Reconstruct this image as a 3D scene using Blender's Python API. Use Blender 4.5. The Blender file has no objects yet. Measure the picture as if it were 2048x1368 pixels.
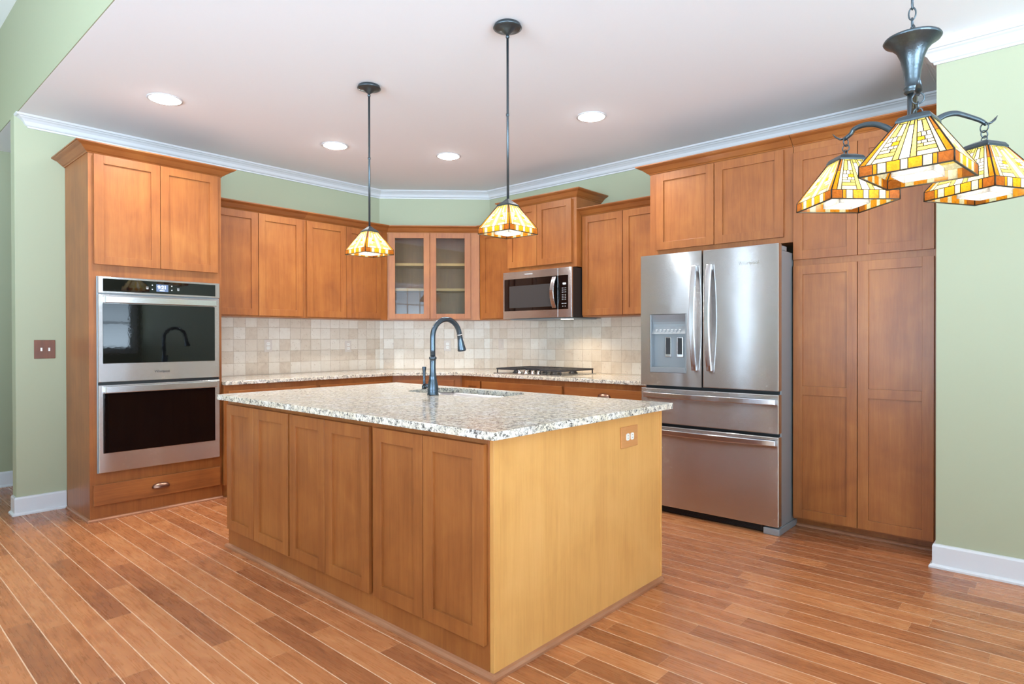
import bpy, bmesh, math, random
from mathutils import Vector, Matrix
random.seed(7)
PI = math.pi
SC = bpy.context.scene
COL = SC.collection

# ------------------------------------------------------------------ camera
F_PX, CAM_H = 1241.42, 1.245
AZ, PITCH, ROLL = math.radians(41.8947), math.radians(-0.3351), math.radians(-0.1173)
_F = Vector((math.cos(AZ)*math.cos(PITCH), math.sin(AZ)*math.cos(PITCH), math.sin(PITCH)))
_R0 = Vector((math.sin(AZ), -math.cos(AZ), 0)); _U0 = _R0.cross(_F)
_R = _R0*math.cos(ROLL) + _U0*math.sin(ROLL); _U = -_R0*math.sin(ROLL) + _U0*math.cos(ROLL)
cd = bpy.data.cameras.new('camera'); cam = bpy.data.objects.new('camera', cd); COL.objects.link(cam)
cd.sensor_width = 36; cd.lens = F_PX/2048*36; cd.clip_start = 0.05; cd.clip_end = 200
m = Matrix((( _R.x,_U.x,-_F.x,0),(_R.y,_U.y,-_F.y,0),(_R.z,_U.z,-_F.z,CAM_H),(0,0,0,1)))
cam.matrix_world = m
SC.camera = cam

# ------------------------------------------------------------------ light
W = bpy.data.worlds.new('sky'); SC.world = W; W.use_nodes = True
bg = W.node_tree.nodes['Background']
# overcast sky; below the horizon an added bright fill that lights the ceiling
_wn = W.node_tree.nodes; _wl = W.node_tree.links
_tc = _wn.new('ShaderNodeTexCoord'); _sp = _wn.new('ShaderNodeSeparateXYZ'); _rp = _wn.new('ShaderNodeValToRGB'); _mr = _wn.new('ShaderNodeMapRange')
_wl.new(_tc.outputs['Generated'], _sp.inputs[0]); _wl.new(_sp.outputs[2], _mr.inputs[0]); _wl.new(_mr.outputs[0], _rp.inputs[0])
_mr.inputs[1].default_value = -1; _mr.inputs[2].default_value = 1
GROUND_FILL_L, SKY_L = 13.5, 2.8
_e = _rp.color_ramp.elements; _e[0].position = .48; _e[0].color = (.66, .84, 1.0, 1); _e[1].position = .53; _e[1].color = (.62*SKY_L/GROUND_FILL_L, .82*SKY_L/GROUND_FILL_L, 1.0*SKY_L/GROUND_FILL_L, 1)
_wl.new(_rp.outputs[0], bg.inputs[0]); bg.inputs[1].default_value = GROUND_FILL_L
SC.view_settings.view_transform = 'Standard'; SC.view_settings.look = 'None'
SC.view_settings.gamma = 1; SC.view_settings.use_curve_mapping = False
SC.view_settings.exposure = 0.83
SC.cycles.use_denoising = True
SC.cycles.max_bounces = 10; SC.cycles.diffuse_bounces = 5; SC.cycles.glossy_bounces = 4
SC.cycles.transmission_bounces = 6; SC.cycles.sample_clamp_indirect = 6.0
SC.cycles.caustics_reflective = False; SC.cycles.caustics_refractive = False

# windows of the living area behind the camera, some made up for their light: (axis, plane, a0, a1, z0, z1, panes_across, panes_up, blinds)
WX, WY, ZH = -3.2, -3.2, 3.6
WINDOWS = [
    ('x', WX, -1.55, -0.35, 0.75, 2.55, 3, 4, False),
    ('x', WX, 0.40, 2.90, 0.45, 2.95, 4, 3, False),  # unseen window, widened to bring in more light
    ('x', WX, 4.25, 4.55, 0.12, 2.60, 1, 3, False),
    ('x', WX, 5.50, 5.75, 0.12, 2.60, 1, 3, False),
    ('y', WY, -2.60, 1.60, 0.10, 2.95, 5, 4, False),  # unseen opening, added to brighten the island's end panel
    ('y', WY, 2.90, 3.90, 1.05, 2.05, 1, 2, True),
]
def window_portal(ax, p, a0, a1, z0, z1):
    l = bpy.data.lights.new('window_light', 'AREA'); l.shape = 'RECTANGLE'
    l.size = a1-a0; l.size_y = z1-z0; l.energy = 1.0
    l.cycles.is_portal = True
    o = bpy.data.objects.new('window_light', l); COL.objects.link(o)
    am, zm = (a0+a1)/2, (z0+z1)/2
    if ax == 'x': o.location = (p-0.09, am, zm); d = Vector((1,0,0))
    else: o.location = (am, p-0.09, zm); d = Vector((0,1,0))
    o.rotation_euler = d.to_track_quat('-Z','Y').to_euler()
for w in WINDOWS: window_portal(*w[:6])

def lamp(name, kind, loc, power, color, size=0.1, parent=None, spot=None, d=(0,0,-1), blend=0.6):
    l = bpy.data.lights.new(name, kind); l.energy = power; l.color = color
    if kind == 'AREA': l.shape = 'DISK'; l.size = size; l.spread = math.radians(135)
    else: l.shadow_soft_size = size
    if kind == 'SPOT': l.spot_size = spot; l.spot_blend = blend
    o = bpy.data.objects.new(name, l); COL.objects.link(o); o.location = loc
    o.rotation_euler = Vector(d).to_track_quat('-Z','Y').to_euler()
    if parent:
        o.parent = parent
    return o
CAN_POWER, SHADE_POWER, HOOD_POWER = 6.5, 7.0, 1.4
WARM = (1.0, 0.82, 0.56)

# ------------------------------------------------------------------ materials
def s2l(c): return tuple(((v/255)/12.92 if v/255 <= .04045 else ((v/255+.055)/1.055)**2.4) for v in c)
MATS = {}
class NT:
    def __init__(s, name):
        s.m = bpy.data.materials.new(name); s.m.use_nodes = True; s.t = s.m.node_tree
        s.b = s.t.nodes['Principled BSDF']; MATS[name] = s.m
    def n(s, typ, **kw):
        n = s.t.nodes.new(typ)
        for k, v in kw.items():
            if k.startswith('i_'):
                key = k[2:]; key = int(key) if key.isdigit() else key.replace('_',' ')
                if hasattr(v, 'is_output') or isinstance(v, bpy.types.NodeSocket): s.t.links.new(v, n.inputs[key])
                else: n.inputs[key].default_value = v
            else: setattr(n, k, v)
        return n
    def link(s, a, b): s.t.links.new(a, b)
    def math(s, op, a, b=None, c=None):
        n = s.t.nodes.new('ShaderNodeMath'); n.operation = op
        for i, v in enumerate((a, b, c)):
            if v is None: continue
            if isinstance(v, bpy.types.NodeSocket): s.link(v, n.inputs[i])
            else: n.inputs[i].default_value = v
        return n.outputs[0]
    def ramp(s, fac, stops):
        r = s.t.nodes.new('ShaderNodeValToRGB'); s.link(fac, r.inputs[0])
        els = r.color_ramp.elements
        while len(els) > 1: els.remove(els[-1])
        els[0].position = stops[0][0]; els[0].color = (*stops[0][1], 1)
        for p, c in stops[1:]:
            e = els.new(p); e.color = (*c, 1)
        return r.outputs[0]
    def mix(s, fac, a, b, blend='MIX'):
        n = s.t.nodes.new('ShaderNodeMix'); n.data_type = 'RGBA'; n.blend_type = blend
        for sock, v in ((n.inputs[0], fac), (n.inputs[6], a), (n.inputs[7], b)):
            if isinstance(v, bpy.types.NodeSocket): s.link(v, sock)
            else: sock.default_value = v if isinstance(v, (int,float)) else (*v, 1)
        return n.outputs[2]
    def bump(s, h, strength, dist=0.01):
        n = s.t.nodes.new('ShaderNodeBump'); n.inputs['Strength'].default_value = strength
        n.inputs['Distance'].default_value = dist; s.link(h, n.inputs['Height']); s.link(n.outputs[0], s.b.inputs['Normal'])
    def set(s, **kw):
        for k, v in kw.items():
            k = k.replace('_', ' ')
            if isinstance(v, bpy.types.NodeSocket): s.link(v, s.b.inputs[k])
            else: s.b.inputs[k].default_value = (*v, 1) if isinstance(v, tuple) and len(v) == 3 else v

def plain(name, col, rough=.5, metal=0., **kw):
    t = NT(name); t.set(Base_Color=s2l(col), Roughness=rough, Metallic=metal, **kw)
    # faint surface unevenness
    tc = t.n('ShaderNodeTexCoord'); no = t.n('ShaderNodeTexNoise', i_Vector=tc.outputs['Object'], i_Scale=60.0)
    t.bump(no.outputs[0], .02, .002)
    return t.m

def paint(name, col, rough=.6, bump=.05):
    t = NT(name); tc = t.n('ShaderNodeTexCoord')
    no = t.n('ShaderNodeTexNoise', i_Vector=tc.outputs['Object'], i_Scale=220.0, i_Detail=2.0)
    n2 = t.n('ShaderNodeTexNoise', i_Vector=tc.outputs['Object'], i_Scale=.7)
    c = t.mix(t.math('MULTIPLY', n2.outputs[0], .10), s2l(col), s2l(tuple(v*.93 for v in col)))
    t.set(Base_Color=c, Roughness=rough); t.bump(no.outputs[0], bump, .002)
    return t.m

def wood(name, lo, mid, hi, grain='z', rough=.40, var=.25):
    t = NT(name); tc = t.n('ShaderNodeTexCoord'); oi = t.n('ShaderNodeObjectInfo')
    sc = {'z': (26, 26, 1.6), 'h': (1.6, 1.6, 30)}[grain]
    off = t.n('ShaderNodeVectorMath', operation='SCALE'); t.link(tc.outputs['Object'], off.inputs[0]); off.inputs['Scale'].default_value = 1
    rnd = t.n('ShaderNodeCombineXYZ'); r10 = t.math('MULTIPLY', oi.outputs['Random'], 17.0)
    for i in range(3): t.link(r10, rnd.inputs[i])
    ad = t.n('ShaderNodeVectorMath', operation='ADD'); t.link(tc.outputs['Object'], ad.inputs[0]); t.link(rnd.outputs[0], ad.inputs[1])
    mp = t.n('ShaderNodeMapping', i_Vector=ad.outputs[0]); mp.inputs['Scale'].default_value = sc
    fine = t.n('ShaderNodeTexNoise', i_Vector=mp.outputs[0], i_Scale=4.0, i_Detail=4.0, i_Roughness=.65)
    blot = t.n('ShaderNodeTexNoise', i_Vector=ad.outputs[0], i_Scale=3.2, i_Detail=3.0, i_Roughness=.55, i_Distortion=.6)
    mp2 = t.n('ShaderNodeMapping', i_Vector=ad.outputs[0]); mp2.inputs['Scale'].default_value = tuple(v*.22 for v in sc)
    cath = t.n('ShaderNodeTexNoise', i_Vector=mp2.outputs[0], i_Scale=3.0, i_Detail=3.0, i_Distortion=1.2)
    f = t.math('ADD', t.math('MULTIPLY', fine.outputs[0], .24), t.math('ADD', t.math('MULTIPLY', blot.outputs[0], .40), t.math('MULTIPLY', cath.outputs[0], .30)))
    f = t.math('ADD', f, t.math('MULTIPLY', t.math('SUBTRACT', oi.outputs['Random'], .5), var*.35))
    c = t.ramp(f, [(.30, s2l(lo)), (.47, s2l(mid)), (.66, s2l(hi))])
    t.set(Base_Color=c, Roughness=rough, Coat_Weight=.15, Coat_Roughness=.22)
    t.b.inputs['Specular IOR Level'].default_value = .45
    t.bump(fine.outputs[0], .05, .003)
    return t.m

CHERRY = wood('stained_maple', (130,72,32), (153,90,42), (172,109,53))
CHERRY_H = wood('stained_maple_horizontal', (126,70,31), (149,87,41), (168,106,52), grain='h')
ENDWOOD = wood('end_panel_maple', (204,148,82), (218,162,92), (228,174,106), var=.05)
SHOE = wood('shoe_moulding_wood', (140,88,58), (160,106,74), (180,128,96), grain='h')
PLATEWOOD = wood('wall_plate_wood', (92,50,30), (122,70,46), (150,94,64))
PLATEWOOD2 = wood('maple_outlet_plate', (188,126,72), (202,140,84), (212,152,96), grain='h')
DARKIN = plain('cabinet_shadow_gap', (60,34,18), .7)

GREEN = paint('green_wall_paint', (166,170,143))
GREEN2 = paint('green_living_paint', (156,160,132))
WHITE = plain('white_trim_paint', (208,209,212), .35)
CEIL = paint('white_ceiling_paint', (240,243,248), .8, .12)
OUTLETW = plain('white_plastic', (238,236,230), .3)
IVORY = plain('travertine_colour_plate', (214,204,194), .35)

def make_floor():
    t = NT('hardwood_planks'); tc = t.n('ShaderNodeTexCoord'); sep = t.n('ShaderNodeSeparateXYZ', i_Vector=tc.outputs['Object'])
    x, y = sep.outputs[0], sep.outputs[1]
    Wd = .1065
    xr = t.math('DIVIDE', t.math('ADD', x, 50*Wd+.017), Wd); row = t.math('FLOOR', xr); fx = t.math('SUBTRACT', xr, row)
    wn = t.n('ShaderNodeTexWhiteNoise', noise_dimensions='1D', i_W=row)
    ln = t.math('ADD', .62, t.math('MULTIPLY', wn.outputs['Value'], .5))
    yr = t.math('ADD', t.math('DIVIDE', t.math('ADD', y, 40.0), ln), t.math('MULTIPLY', wn.outputs['Value'], 57.3))
    colm = t.math('FLOOR', yr); fy = t.math('SUBTRACT', yr, colm)
    cb = t.n('ShaderNodeCombineXYZ'); t.link(row, cb.inputs[0]); t.link(colm, cb.inputs[1])
    pn = t.n('ShaderNodeTexWhiteNoise', noise_dimensions='2D', i_Vector=cb.outputs[0])
    cb2 = t.n('ShaderNodeCombineXYZ'); t.link(x, cb2.inputs[0]); t.link(y, cb2.inputs[1]); t.link(t.math('MULTIPLY', pn.outputs['Value'], 23.0), cb2.inputs[2])
    mp = t.n('ShaderNodeMapping', i_Vector=cb2.outputs[0]); mp.inputs['Scale'].default_value = (22, 1.3, 1)
    g = t.n('ShaderNodeTexNoise', i_Vector=mp.outputs[0], i_Scale=3.5, i_Detail=5.0, i_Roughness=.62, i_Distortion=.5)
    mp2 = t.n('ShaderNodeMapping', i_Vector=cb2.outputs[0]); mp2.inputs['Scale'].default_value = (7, 2.2, 1)
    g2 = t.n('ShaderNodeTexNoise', i_Vector=mp2.outputs[0], i_Scale=1.6, i_Detail=3.0, i_Distortion=1.6)
    f = t.math('ADD', t.math('ADD', t.math('MULTIPLY', g.outputs[0], .34), t.math('MULTIPLY', g2.outputs[0], .40)), t.math('MULTIPLY', pn.outputs['Value'], .26))
    c = t.ramp(f, [(.26, s2l((134,78,48))), (.42, s2l((160,98,60))), (.56, s2l((182,115,71))), (.74, s2l((202,138,90)))])
    ex = t.math('MINIMUM', fx, t.math('SUBTRACT', 1.0, fx)); ex = t.math('MULTIPLY', ex, Wd)
    ey = t.math('MULTIPLY', t.math('MINIMUM', fy, t.math('SUBTRACT', 1.0, fy)), ln)
    sx = t.math('LESS_THAN', ex, .0021); sy = t.math('LESS_THAN', ey, .0009)
    c = t.mix(t.math('MULTIPLY', sx, .78), c, s2l((232,196,164)))  # pale seam colour paints in the light caught on plank bevels
    c = t.mix(t.math('MULTIPLY', sy, .6), c, s2l((200,150,110)))
    bev = t.math('MINIMUM', t.math('DIVIDE', t.math('MINIMUM', ex, ey), .003), 1.0)
    h = t.math('ADD', bev, t.math('MULTIPLY', g.outputs[0], .18)); h = t.math('ADD', h, t.math('MULTIPLY', g2.outputs[0], .5))
    t.set(Base_Color=c, Roughness=t.math('ADD', .20, t.math('MULTIPLY', g.outputs[0], .16)))
    t.b.inputs['Specular IOR Level'].default_value = .5
    t.bump(h, .22, .002)
    return t.m
FLOOR = make_floor()

def make_granite():
    t = NT('speckled_granite'); tc = t.n('ShaderNodeTexCoord'); v = tc.outputs['Object']
    a = t.n('ShaderNodeTexNoise', i_Vector=v, i_Scale=48.0, i_Detail=6.0, i_Roughness=.72, i_Distortion=.8)
    b = t.n('ShaderNodeTexNoise', i_Vector=v, i_Scale=120.0, i_Detail=4.0, i_Roughness=.7, i_Distortion=.5)
    d = t.n('ShaderNodeTexNoise', i_Vector=v, i_Scale=7.0, i_Detail=2.0)
    base = t.ramp(d.outputs[0], [(.35, s2l((234,226,210))), (.5, s2l((228,217,194))), (.65, s2l((234,228,218)))])
    grey = t.ramp(a.outputs[0], [(.47, (0,0,0)), (.56, (1,1,1))])
    c = t.mix(t.math('MULTIPLY', grey, .66), base, s2l((156,153,151)))
    wh = t.ramp(a.outputs[0], [(.36, (1,1,1)), (.44, (0,0,0))])
    c = t.mix(t.math('MULTIPLY', wh, .5), c, s2l((240,240,242)))
    k = t.math('ADD', t.math('MULTIPLY', b.outputs[0], .6), t.math('MULTIPLY', a.outputs[0], .4))
    dk = t.ramp(k, [(.535, (0,0,0)), (.562, (1,1,1))])
    c = t.mix(t.math('MULTIPLY', dk, .88), c, s2l((58,52,50)))
    t.set(Base_Color=c, Roughness=.12); t.b.inputs['Specular IOR Level'].default_value = .5
    return t.m
GRANITE = make_granite()

def make_tile():
    t = NT('tumbled_stone_tile'); uv = t.n('ShaderNodeUVMap'); sep = t.n('ShaderNodeSeparateXYZ', i_Vector=uv.outputs[0])
    P = .108
    ux = t.math('DIVIDE', sep.outputs[0], P); uy = t.math('DIVIDE', sep.outputs[1], P)
    ix, iy = t.math('FLOOR', ux), t.math('FLOOR', uy); fx, fy = t.math('SUBTRACT', ux, ix), t.math('SUBTRACT', uy, iy)
    cb = t.n('ShaderNodeCombineXYZ'); t.link(ix, cb.inputs[0]); t.link(iy, cb.inputs[1])
    wn = t.n('ShaderNodeTexWhiteNoise', noise_dimensions='2D', i_Vector=cb.outputs[0])
    tc = t.n('ShaderNodeTexCoord')
    no = t.n('ShaderNodeTexNoise', i_Vector=tc.outputs['Object'], i_Scale=17.0, i_Detail=5.0, i_Roughness=.65, i_Distortion=.6)
    pit = t.n('ShaderNodeTexNoise', i_Vector=tc.outputs['Object'], i_Scale=70.0, i_Detail=3.0)
    f = t.math('ADD', t.math('MULTIPLY', wn.outputs['Value'], .55), t.math('MULTIPLY', no.outputs[0], .5))
    c = t.ramp(f, [(.12, s2l((196,178,160))), (.3, s2l((214,200,182))), (.55, s2l((222,211,196))), (.85, s2l((232,225,213)))])
    pm = t.ramp(pit.outputs[0], [(.30, (1,1,1)), (.36, (0,0,0))])
    c = t.mix(t.math('MULTIPLY', pm, .4), c, s2l((160,136,112)))
    wob = t.math('MULTIPLY', t.math('SUBTRACT', no.outputs[0], .5), .03)
    e = t.math('MINIMUM', t.math('MINIMUM', fx, t.math('SUBTRACT', 1.0, fx)), t.math('MINIMUM', fy, t.math('SUBTRACT', 1.0, fy)))
    e = t.math('ADD', e, wob)
    gr = t.math('LESS_THAN', e, .016)
    c = t.mix(gr, c, s2l((190,174,156)))
    t.set(Base_Color=c, Roughness=.42)
    h = t.math('MINIMUM', t.math('DIVIDE', e, .05), 1.0); h = t.math('SUBTRACT', h, t.math('MULTIPLY', pm, .3))
    t.bump(h, .5, .003)
    return t.m
TILE = make_tile()

def make_steel(name, col=(178,181,184), rough=.20, wavy=.0, brush=.60, aniso=.9, rot=0.25, scale=(3,3,300)):
    t = NT(name); tc = t.n('ShaderNodeTexCoord')
    mp = t.n('ShaderNodeMapping', i_Vector=tc.outputs['Object']); mp.inputs['Scale'].default_value = scale
    no = t.n('ShaderNodeTexNoise', i_Vector=mp.outputs[0], i_Scale=2.0, i_Detail=3.0)
    lo = t.n('ShaderNodeTexNoise', i_Vector=tc.outputs['Object'], i_Scale=3.0, i_Detail=1.0)
    t.set(Base_Color=s2l(col), Metallic=1.0, Roughness=t.math('ADD', rough-.05, t.math('MULTIPLY', no.outputs[0], .1)))
    t.b.inputs['Anisotropic'].default_value = aniso
    t.b.inputs['Anisotropic Rotation'].default_value = rot
    tg = t.n('ShaderNodeTangent', direction_type='RADIAL', axis='Z'); t.link(tg.outputs[0], t.b.inputs['Tangent'])
    # brushed finish: fine horizontal scratches tilt the surface up and down, so reflections smear vertically
    bn = t.n('ShaderNodeBump'); bn.inputs['Strength'].default_value = .6; bn.inputs['Distance'].default_value = .02
    t.link(t.math('MULTIPLY', lo.outputs[0], wavy), bn.inputs['Height'])
    sp = t.n('ShaderNodeSeparateXYZ', i_Vector=tc.outputs['Object'])
    ms = t.n('ShaderNodeMapping', i_Vector=tc.outputs['Object']); ms.inputs['Scale'].default_value = (3000, 3000, 16000)
    wn = t.n('ShaderNodeTexWhiteNoise', noise_dimensions='3D', i_Vector=ms.outputs[0])
    w2 = t.n('ShaderNodeSeparateColor', i_Color=wn.outputs['Color'])
    k = t.math('MULTIPLY', t.math('SUBTRACT', t.math('ADD', w2.outputs[0], w2.outputs[1]), 1.0), brush)
    cz = t.n('ShaderNodeCombineXYZ', i_Z=k)
    ad = t.n('ShaderNodeVectorMath', operation='ADD'); t.link(bn.outputs[0], ad.inputs[0]); t.link(cz.outputs[0], ad.inputs[1])
    nm = t.n('ShaderNodeVectorMath', operation='NORMALIZE'); t.link(ad.outputs[0], nm.inputs[0]); t.link(nm.outputs[0], t.b.inputs['Normal'])
    return t.m
STEEL = make_steel('brushed_steel', (206,207,208), .18, wavy=.10)
STEELH = make_steel('handle_steel', (214,214,216), .20, 0, brush=.12)
STEELD = plain('grey_appliance_side', (150,156,160), .4, .35)
SINKM = plain('satin_sink_steel', (190,192,194), .25, 1.0)
BLACKG = plain('black_glass', (8,8,9), .03); MATS['black_glass'].node_tree.nodes['Principled BSDF'].inputs['Specular IOR Level'].default_value = .5
BLACK = plain('black_enamel', (22,22,23), .45)
IRON = plain('cast_iron', (58,58,62), .5, .3)
GASKET = plain('dark_gasket', (44,46,48), .6)
GREYP = plain('grey_dispenser_plastic', (150,154,158), .3, .5)
BRONZE = plain('dark_bronze_metal', (84,94,100), .34, .9)
_t = BRONZE.node_tree; _n = [n for n in _t.nodes if n.type == 'TEX_NOISE'][0]; _n.inputs['Scale'].default_value = 120; [n for n in _t.nodes if n.type == 'BUMP'][0].inputs['Strength'].default_value = .35
FAUCETM = plain('oil_rubbed_faucet', (86,97,108), .27, .95)
COPPER = plain('antique_copper', (142,108,92), .3, .95)
PRINT = plain('printed_lettering', (216,216,216), .5)
PRINTD = plain('dark_lettering', (40,40,42), .4)
CHROME = plain('chrome', (220,220,222), .12, 1.0)
SCREEN = plain('screen_grey', (70,82,104), .3, Emission_Color=(*s2l((70,86,116)),1), Emission_Strength=.8)
LIT = plain('lit_characters', (240,245,255), .3, Emission_Color=(.9,.95,1,1), Emission_Strength=2.0)
BULB = plain('lit_bulb', (255,250,240), .3, Emission_Color=(1,.93,.8,1), Emission_Strength=30.0)
CANLENS = plain('lit_lens', (255,255,255), .3, Emission_Color=(1,.97,.92,1), Emission_Strength=40.0)
HOODLENS = plain('task_light_lens', (255,245,225), .3, Emission_Color=(1,.9,.72,1), Emission_Strength=4.0)
SCREENMESH = plain('microwave_window_mesh', (66,66,66), .25, .3)

def make_glass():
    t = NT('cabinet_glass'); out = t.t.nodes['Material Output']
    gl = t.n('ShaderNodeBsdfGlossy'); gl.inputs['Roughness'].default_value = .02
    tr = t.n('ShaderNodeBsdfTransparent'); tr.inputs[0].default_value = (.86,.88,.88,1)
    fr = t.n('ShaderNodeFresnel'); fr.inputs[0].default_value = 1.5
    ms = t.n('ShaderNodeMixShader'); t.link(t.math('MULTIPLY', fr.outputs[0], .9), ms.inputs[0])
    t.link(tr.outputs[0], ms.inputs[1]); t.link(gl.outputs[0], ms.inputs[2]); t.link(ms.outputs[0], out.inputs[0])
    return t.m
GLASS = make_glass()

def stained(name, col, emis=.0):
    t = NT(name); out = t.t.nodes['Material Output']; tc = t.n('ShaderNodeTexCoord')
    no = t.n('ShaderNodeTexNoise', i_Vector=tc.outputs['Object'], i_Scale=70.0, i_Detail=4.0, i_Distortion=2.0)
    c = t.mix(no.outputs[0], s2l(tuple(v*.62 for v in col)), s2l(tuple(min(255, v*1.12) for v in col)))
    tr = t.n('ShaderNodeBsdfTranslucent'); t.link(c, tr.inputs[0])
    df = t.n('ShaderNodeBsdfPrincipled'); t.link(c, df.inputs['Base Color']); df.inputs['Roughness'].default_value = .2
    ms = t.n('ShaderNodeMixShader'); ms.inputs[0].default_value = .25
    t.link(tr.outputs[0], ms.inputs[1]); t.link(df.outputs[0], ms.inputs[2]); t.link(ms.outputs[0], out.inputs[0])
    return t.m
G_CREAM = stained('cream_glass', (250,236,190))
G_YELLOW = stained('yellow_glass', (246,208,104))
G_AMBER = stained('amber_glass', (236,150,30))
G_BROWN = stained('brown_glass', (176,104,40))
G_WHITE = stained('white_glass', (250,246,232))
G_TEX = stained('clear_textured_glass', (232,232,232))
CAME = plain('lead_came', (52,44,34), .4, .7)

# ------------------------------------------------------------------ mesh helpers
class Fr:
    """frame on a vertical plane: a to the viewer's right, z up, d outwards"""
    def __init__(s, o, n):
        s.o = Vector(o); s.n = Vector(n).normalized(); s.r = Vector((0,0,1)).cross(s.n)
    def p(s, a, z, d): return s.o + s.r*a + s.n*d + Vector((0,0,z))
class MB:
    def __init__(s): s.bm = bmesh.new(); s.mi = 0; s.uv = None
    def face(s, pts):
        vs = [s.bm.verts.new(p) for p in pts]
        f = s.bm.faces.new(vs); f.material_index = s.mi; return f
    def hexa(s, P8):
        v = [s.bm.verts.new(p) for p in P8]
        for q in ((0,3,2,1),(4,5,6,7),(0,1,5,4),(1,2,6,5),(2,3,7,6),(3,0,4,7)):
            f = s.bm.faces.new([v[i] for i in q]); f.material_index = s.mi
        return s
    def box(s, x0, x1, y0, y1, z0, z1):
        return s.hexa([(x0,y0,z0),(x1,y0,z0),(x1,y1,z0),(x0,y1,z0),(x0,y0,z1),(x1,y0,z1),(x1,y1,z1),(x0,y1,z1)])
    def fb(s, fr, a0, a1, z0, z1, d0, d1):
        q = fr.p
        return s.hexa([q(a0,z0,d1),q(a1,z0,d1),q(a1,z0,d0),q(a0,z0,d0),q(a0,z1,d1),q(a1,z1,d1),q(a1,z1,d0),q(a0,z1,d0)])
    def prism(s, pts, z0, z1):
        b = [s.bm.verts.new((x,y,z0)) for x,y in pts]; t = [s.bm.verts.new((x,y,z1)) for x,y in pts]; n = len(pts)
        fs = [s.bm.faces.new(b[::-1]), s.bm.faces.new(t)]
        for i in range(n): fs.append(s.bm.faces.new((b[i], b[(i+1)%n], t[(i+1)%n], t[i])))
        for f in fs: f.material_index = s.mi
        return s
    def tube(s, pts, rad, seg=12, closed=False, flat=None):
        """pts list of Vector; rad float or list; flat=(kw,kh) squash"""
        pts = [Vector(p) for p in pts]; n = len(pts)
        rads = rad if isinstance(rad, (list,tuple)) else [rad]*n
        rings = []; up = None
        for i in range(n):
            if closed: tdir = (pts[(i+1)%n]-pts[i-1]).normalized()
            else: tdir = (pts[min(i+1,n-1)]-pts[max(i-1,0)]).normalized()
            if up is None:
                up = Vector((0,0,1)) if abs(tdir.z) < .9 else Vector((1,0,0))
                up = (up - tdir*up.dot(tdir)).normalized()
            else:
                up = (up - tdir*up.dot(tdir)).normalized()
            sd = tdir.cross(up)
            kw, kh = flat or (1,1)
            rings.append([s.bm.verts.new(pts[i] + (sd*math.cos(2*PI*k/seg)*kw + up*math.sin(2*PI*k/seg)*kh)*rads[i]) for k in range(seg)])
        rng = range(n) if closed else range(n-1)
        for i in rng:
            A, B = rings[i], rings[(i+1)%n]
            for k in range(seg):
                f = s.bm.faces.new((A[k], A[(k+1)%seg], B[(k+1)%seg], B[k])); f.material_index = s.mi; f.smooth = True
        if not closed:
            s.bm.faces.new(rings[0][::-1]).material_index = s.mi; s.bm.faces.new(rings[-1]).material_index = s.mi
        return s
    def lathe(s, prof, c=(0,0,0), seg=28, axis='z', smooth=True, M=None):
        """prof: list (r, h)"""
        c = Vector(c); rings = []
        for r, h in prof:
            ring = []
            for k in range(seg):
                a = 2*PI*k/seg; v = Vector((r*math.cos(a), r*math.sin(a), h))
                if axis == 'y': v = Vector((v.x, v.z, -v.y))
                if axis == 'x': v = Vector((v.z, v.x, v.y))
                if M is not None: v = M @ v
                ring.append(s.bm.verts.new(c+v))
            rings.append(ring)
        for A, B in zip(rings, rings[1:]):
            for k in range(seg):
                f = s.bm.faces.new((A[k], A[(k+1)%seg], B[(k+1)%seg], B[k])); f.material_index = s.mi; f.smooth = smooth
        for ring, rev in ((rings[0], True), (rings[-1], False)):
            f = s.bm.faces.new(ring[::-1] if rev else ring); f.material_index = s.mi
        return s
    def torus(s, c, R, r, M=None, sx=1, sy=1, n=20, seg=8):
        M = M or Matrix.Identity(3)
        pts = [Vector(c) + M @ Vector((R*math.cos(2*PI*k/n)*sx, R*math.sin(2*PI*k/n)*sy, 0)) for k in range(n)]
        return s.tube(pts, r, seg, closed=True)
    def sweep(s, path, prof, z, n0=None, n1=None):
        """path: 2D points walked so that outwards is to the LEFT-hand normal given by side=+1; prof (d,h)"""
        path = [Vector(p) for p in path]; N = []
        for a, b in zip(path, path[1:]):
            t = (b-a).normalized(); N.append(Vector((t.y, -t.x)))   # right-hand side is outwards
        ms = []
        for i in range(len(path)):
            A = N[i-1] if i > 0 else (Vector(n0) if n0 else N[0])
            B = N[i] if i < len(N) else (Vector(n1) if n1 else N[-1])
            ms.append((A+B)/(1+A.dot(B)))
        rings = [[s.bm.verts.new((p.x+m.x*d, p.y+m.y*d, z+h)) for d,h in prof] for p, m in zip(path, ms)]
        k = len(prof)
        for A, B in zip(rings, rings[1:]):
            for i in range(k):
                f = s.bm.faces.new((A[i], B[i], B[(i+1)%k], A[(i+1)%k])); f.material_index = s.mi
        s.bm.faces.new(rings[0]); s.bm.faces.new(rings[-1][::-1])
        return s

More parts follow.
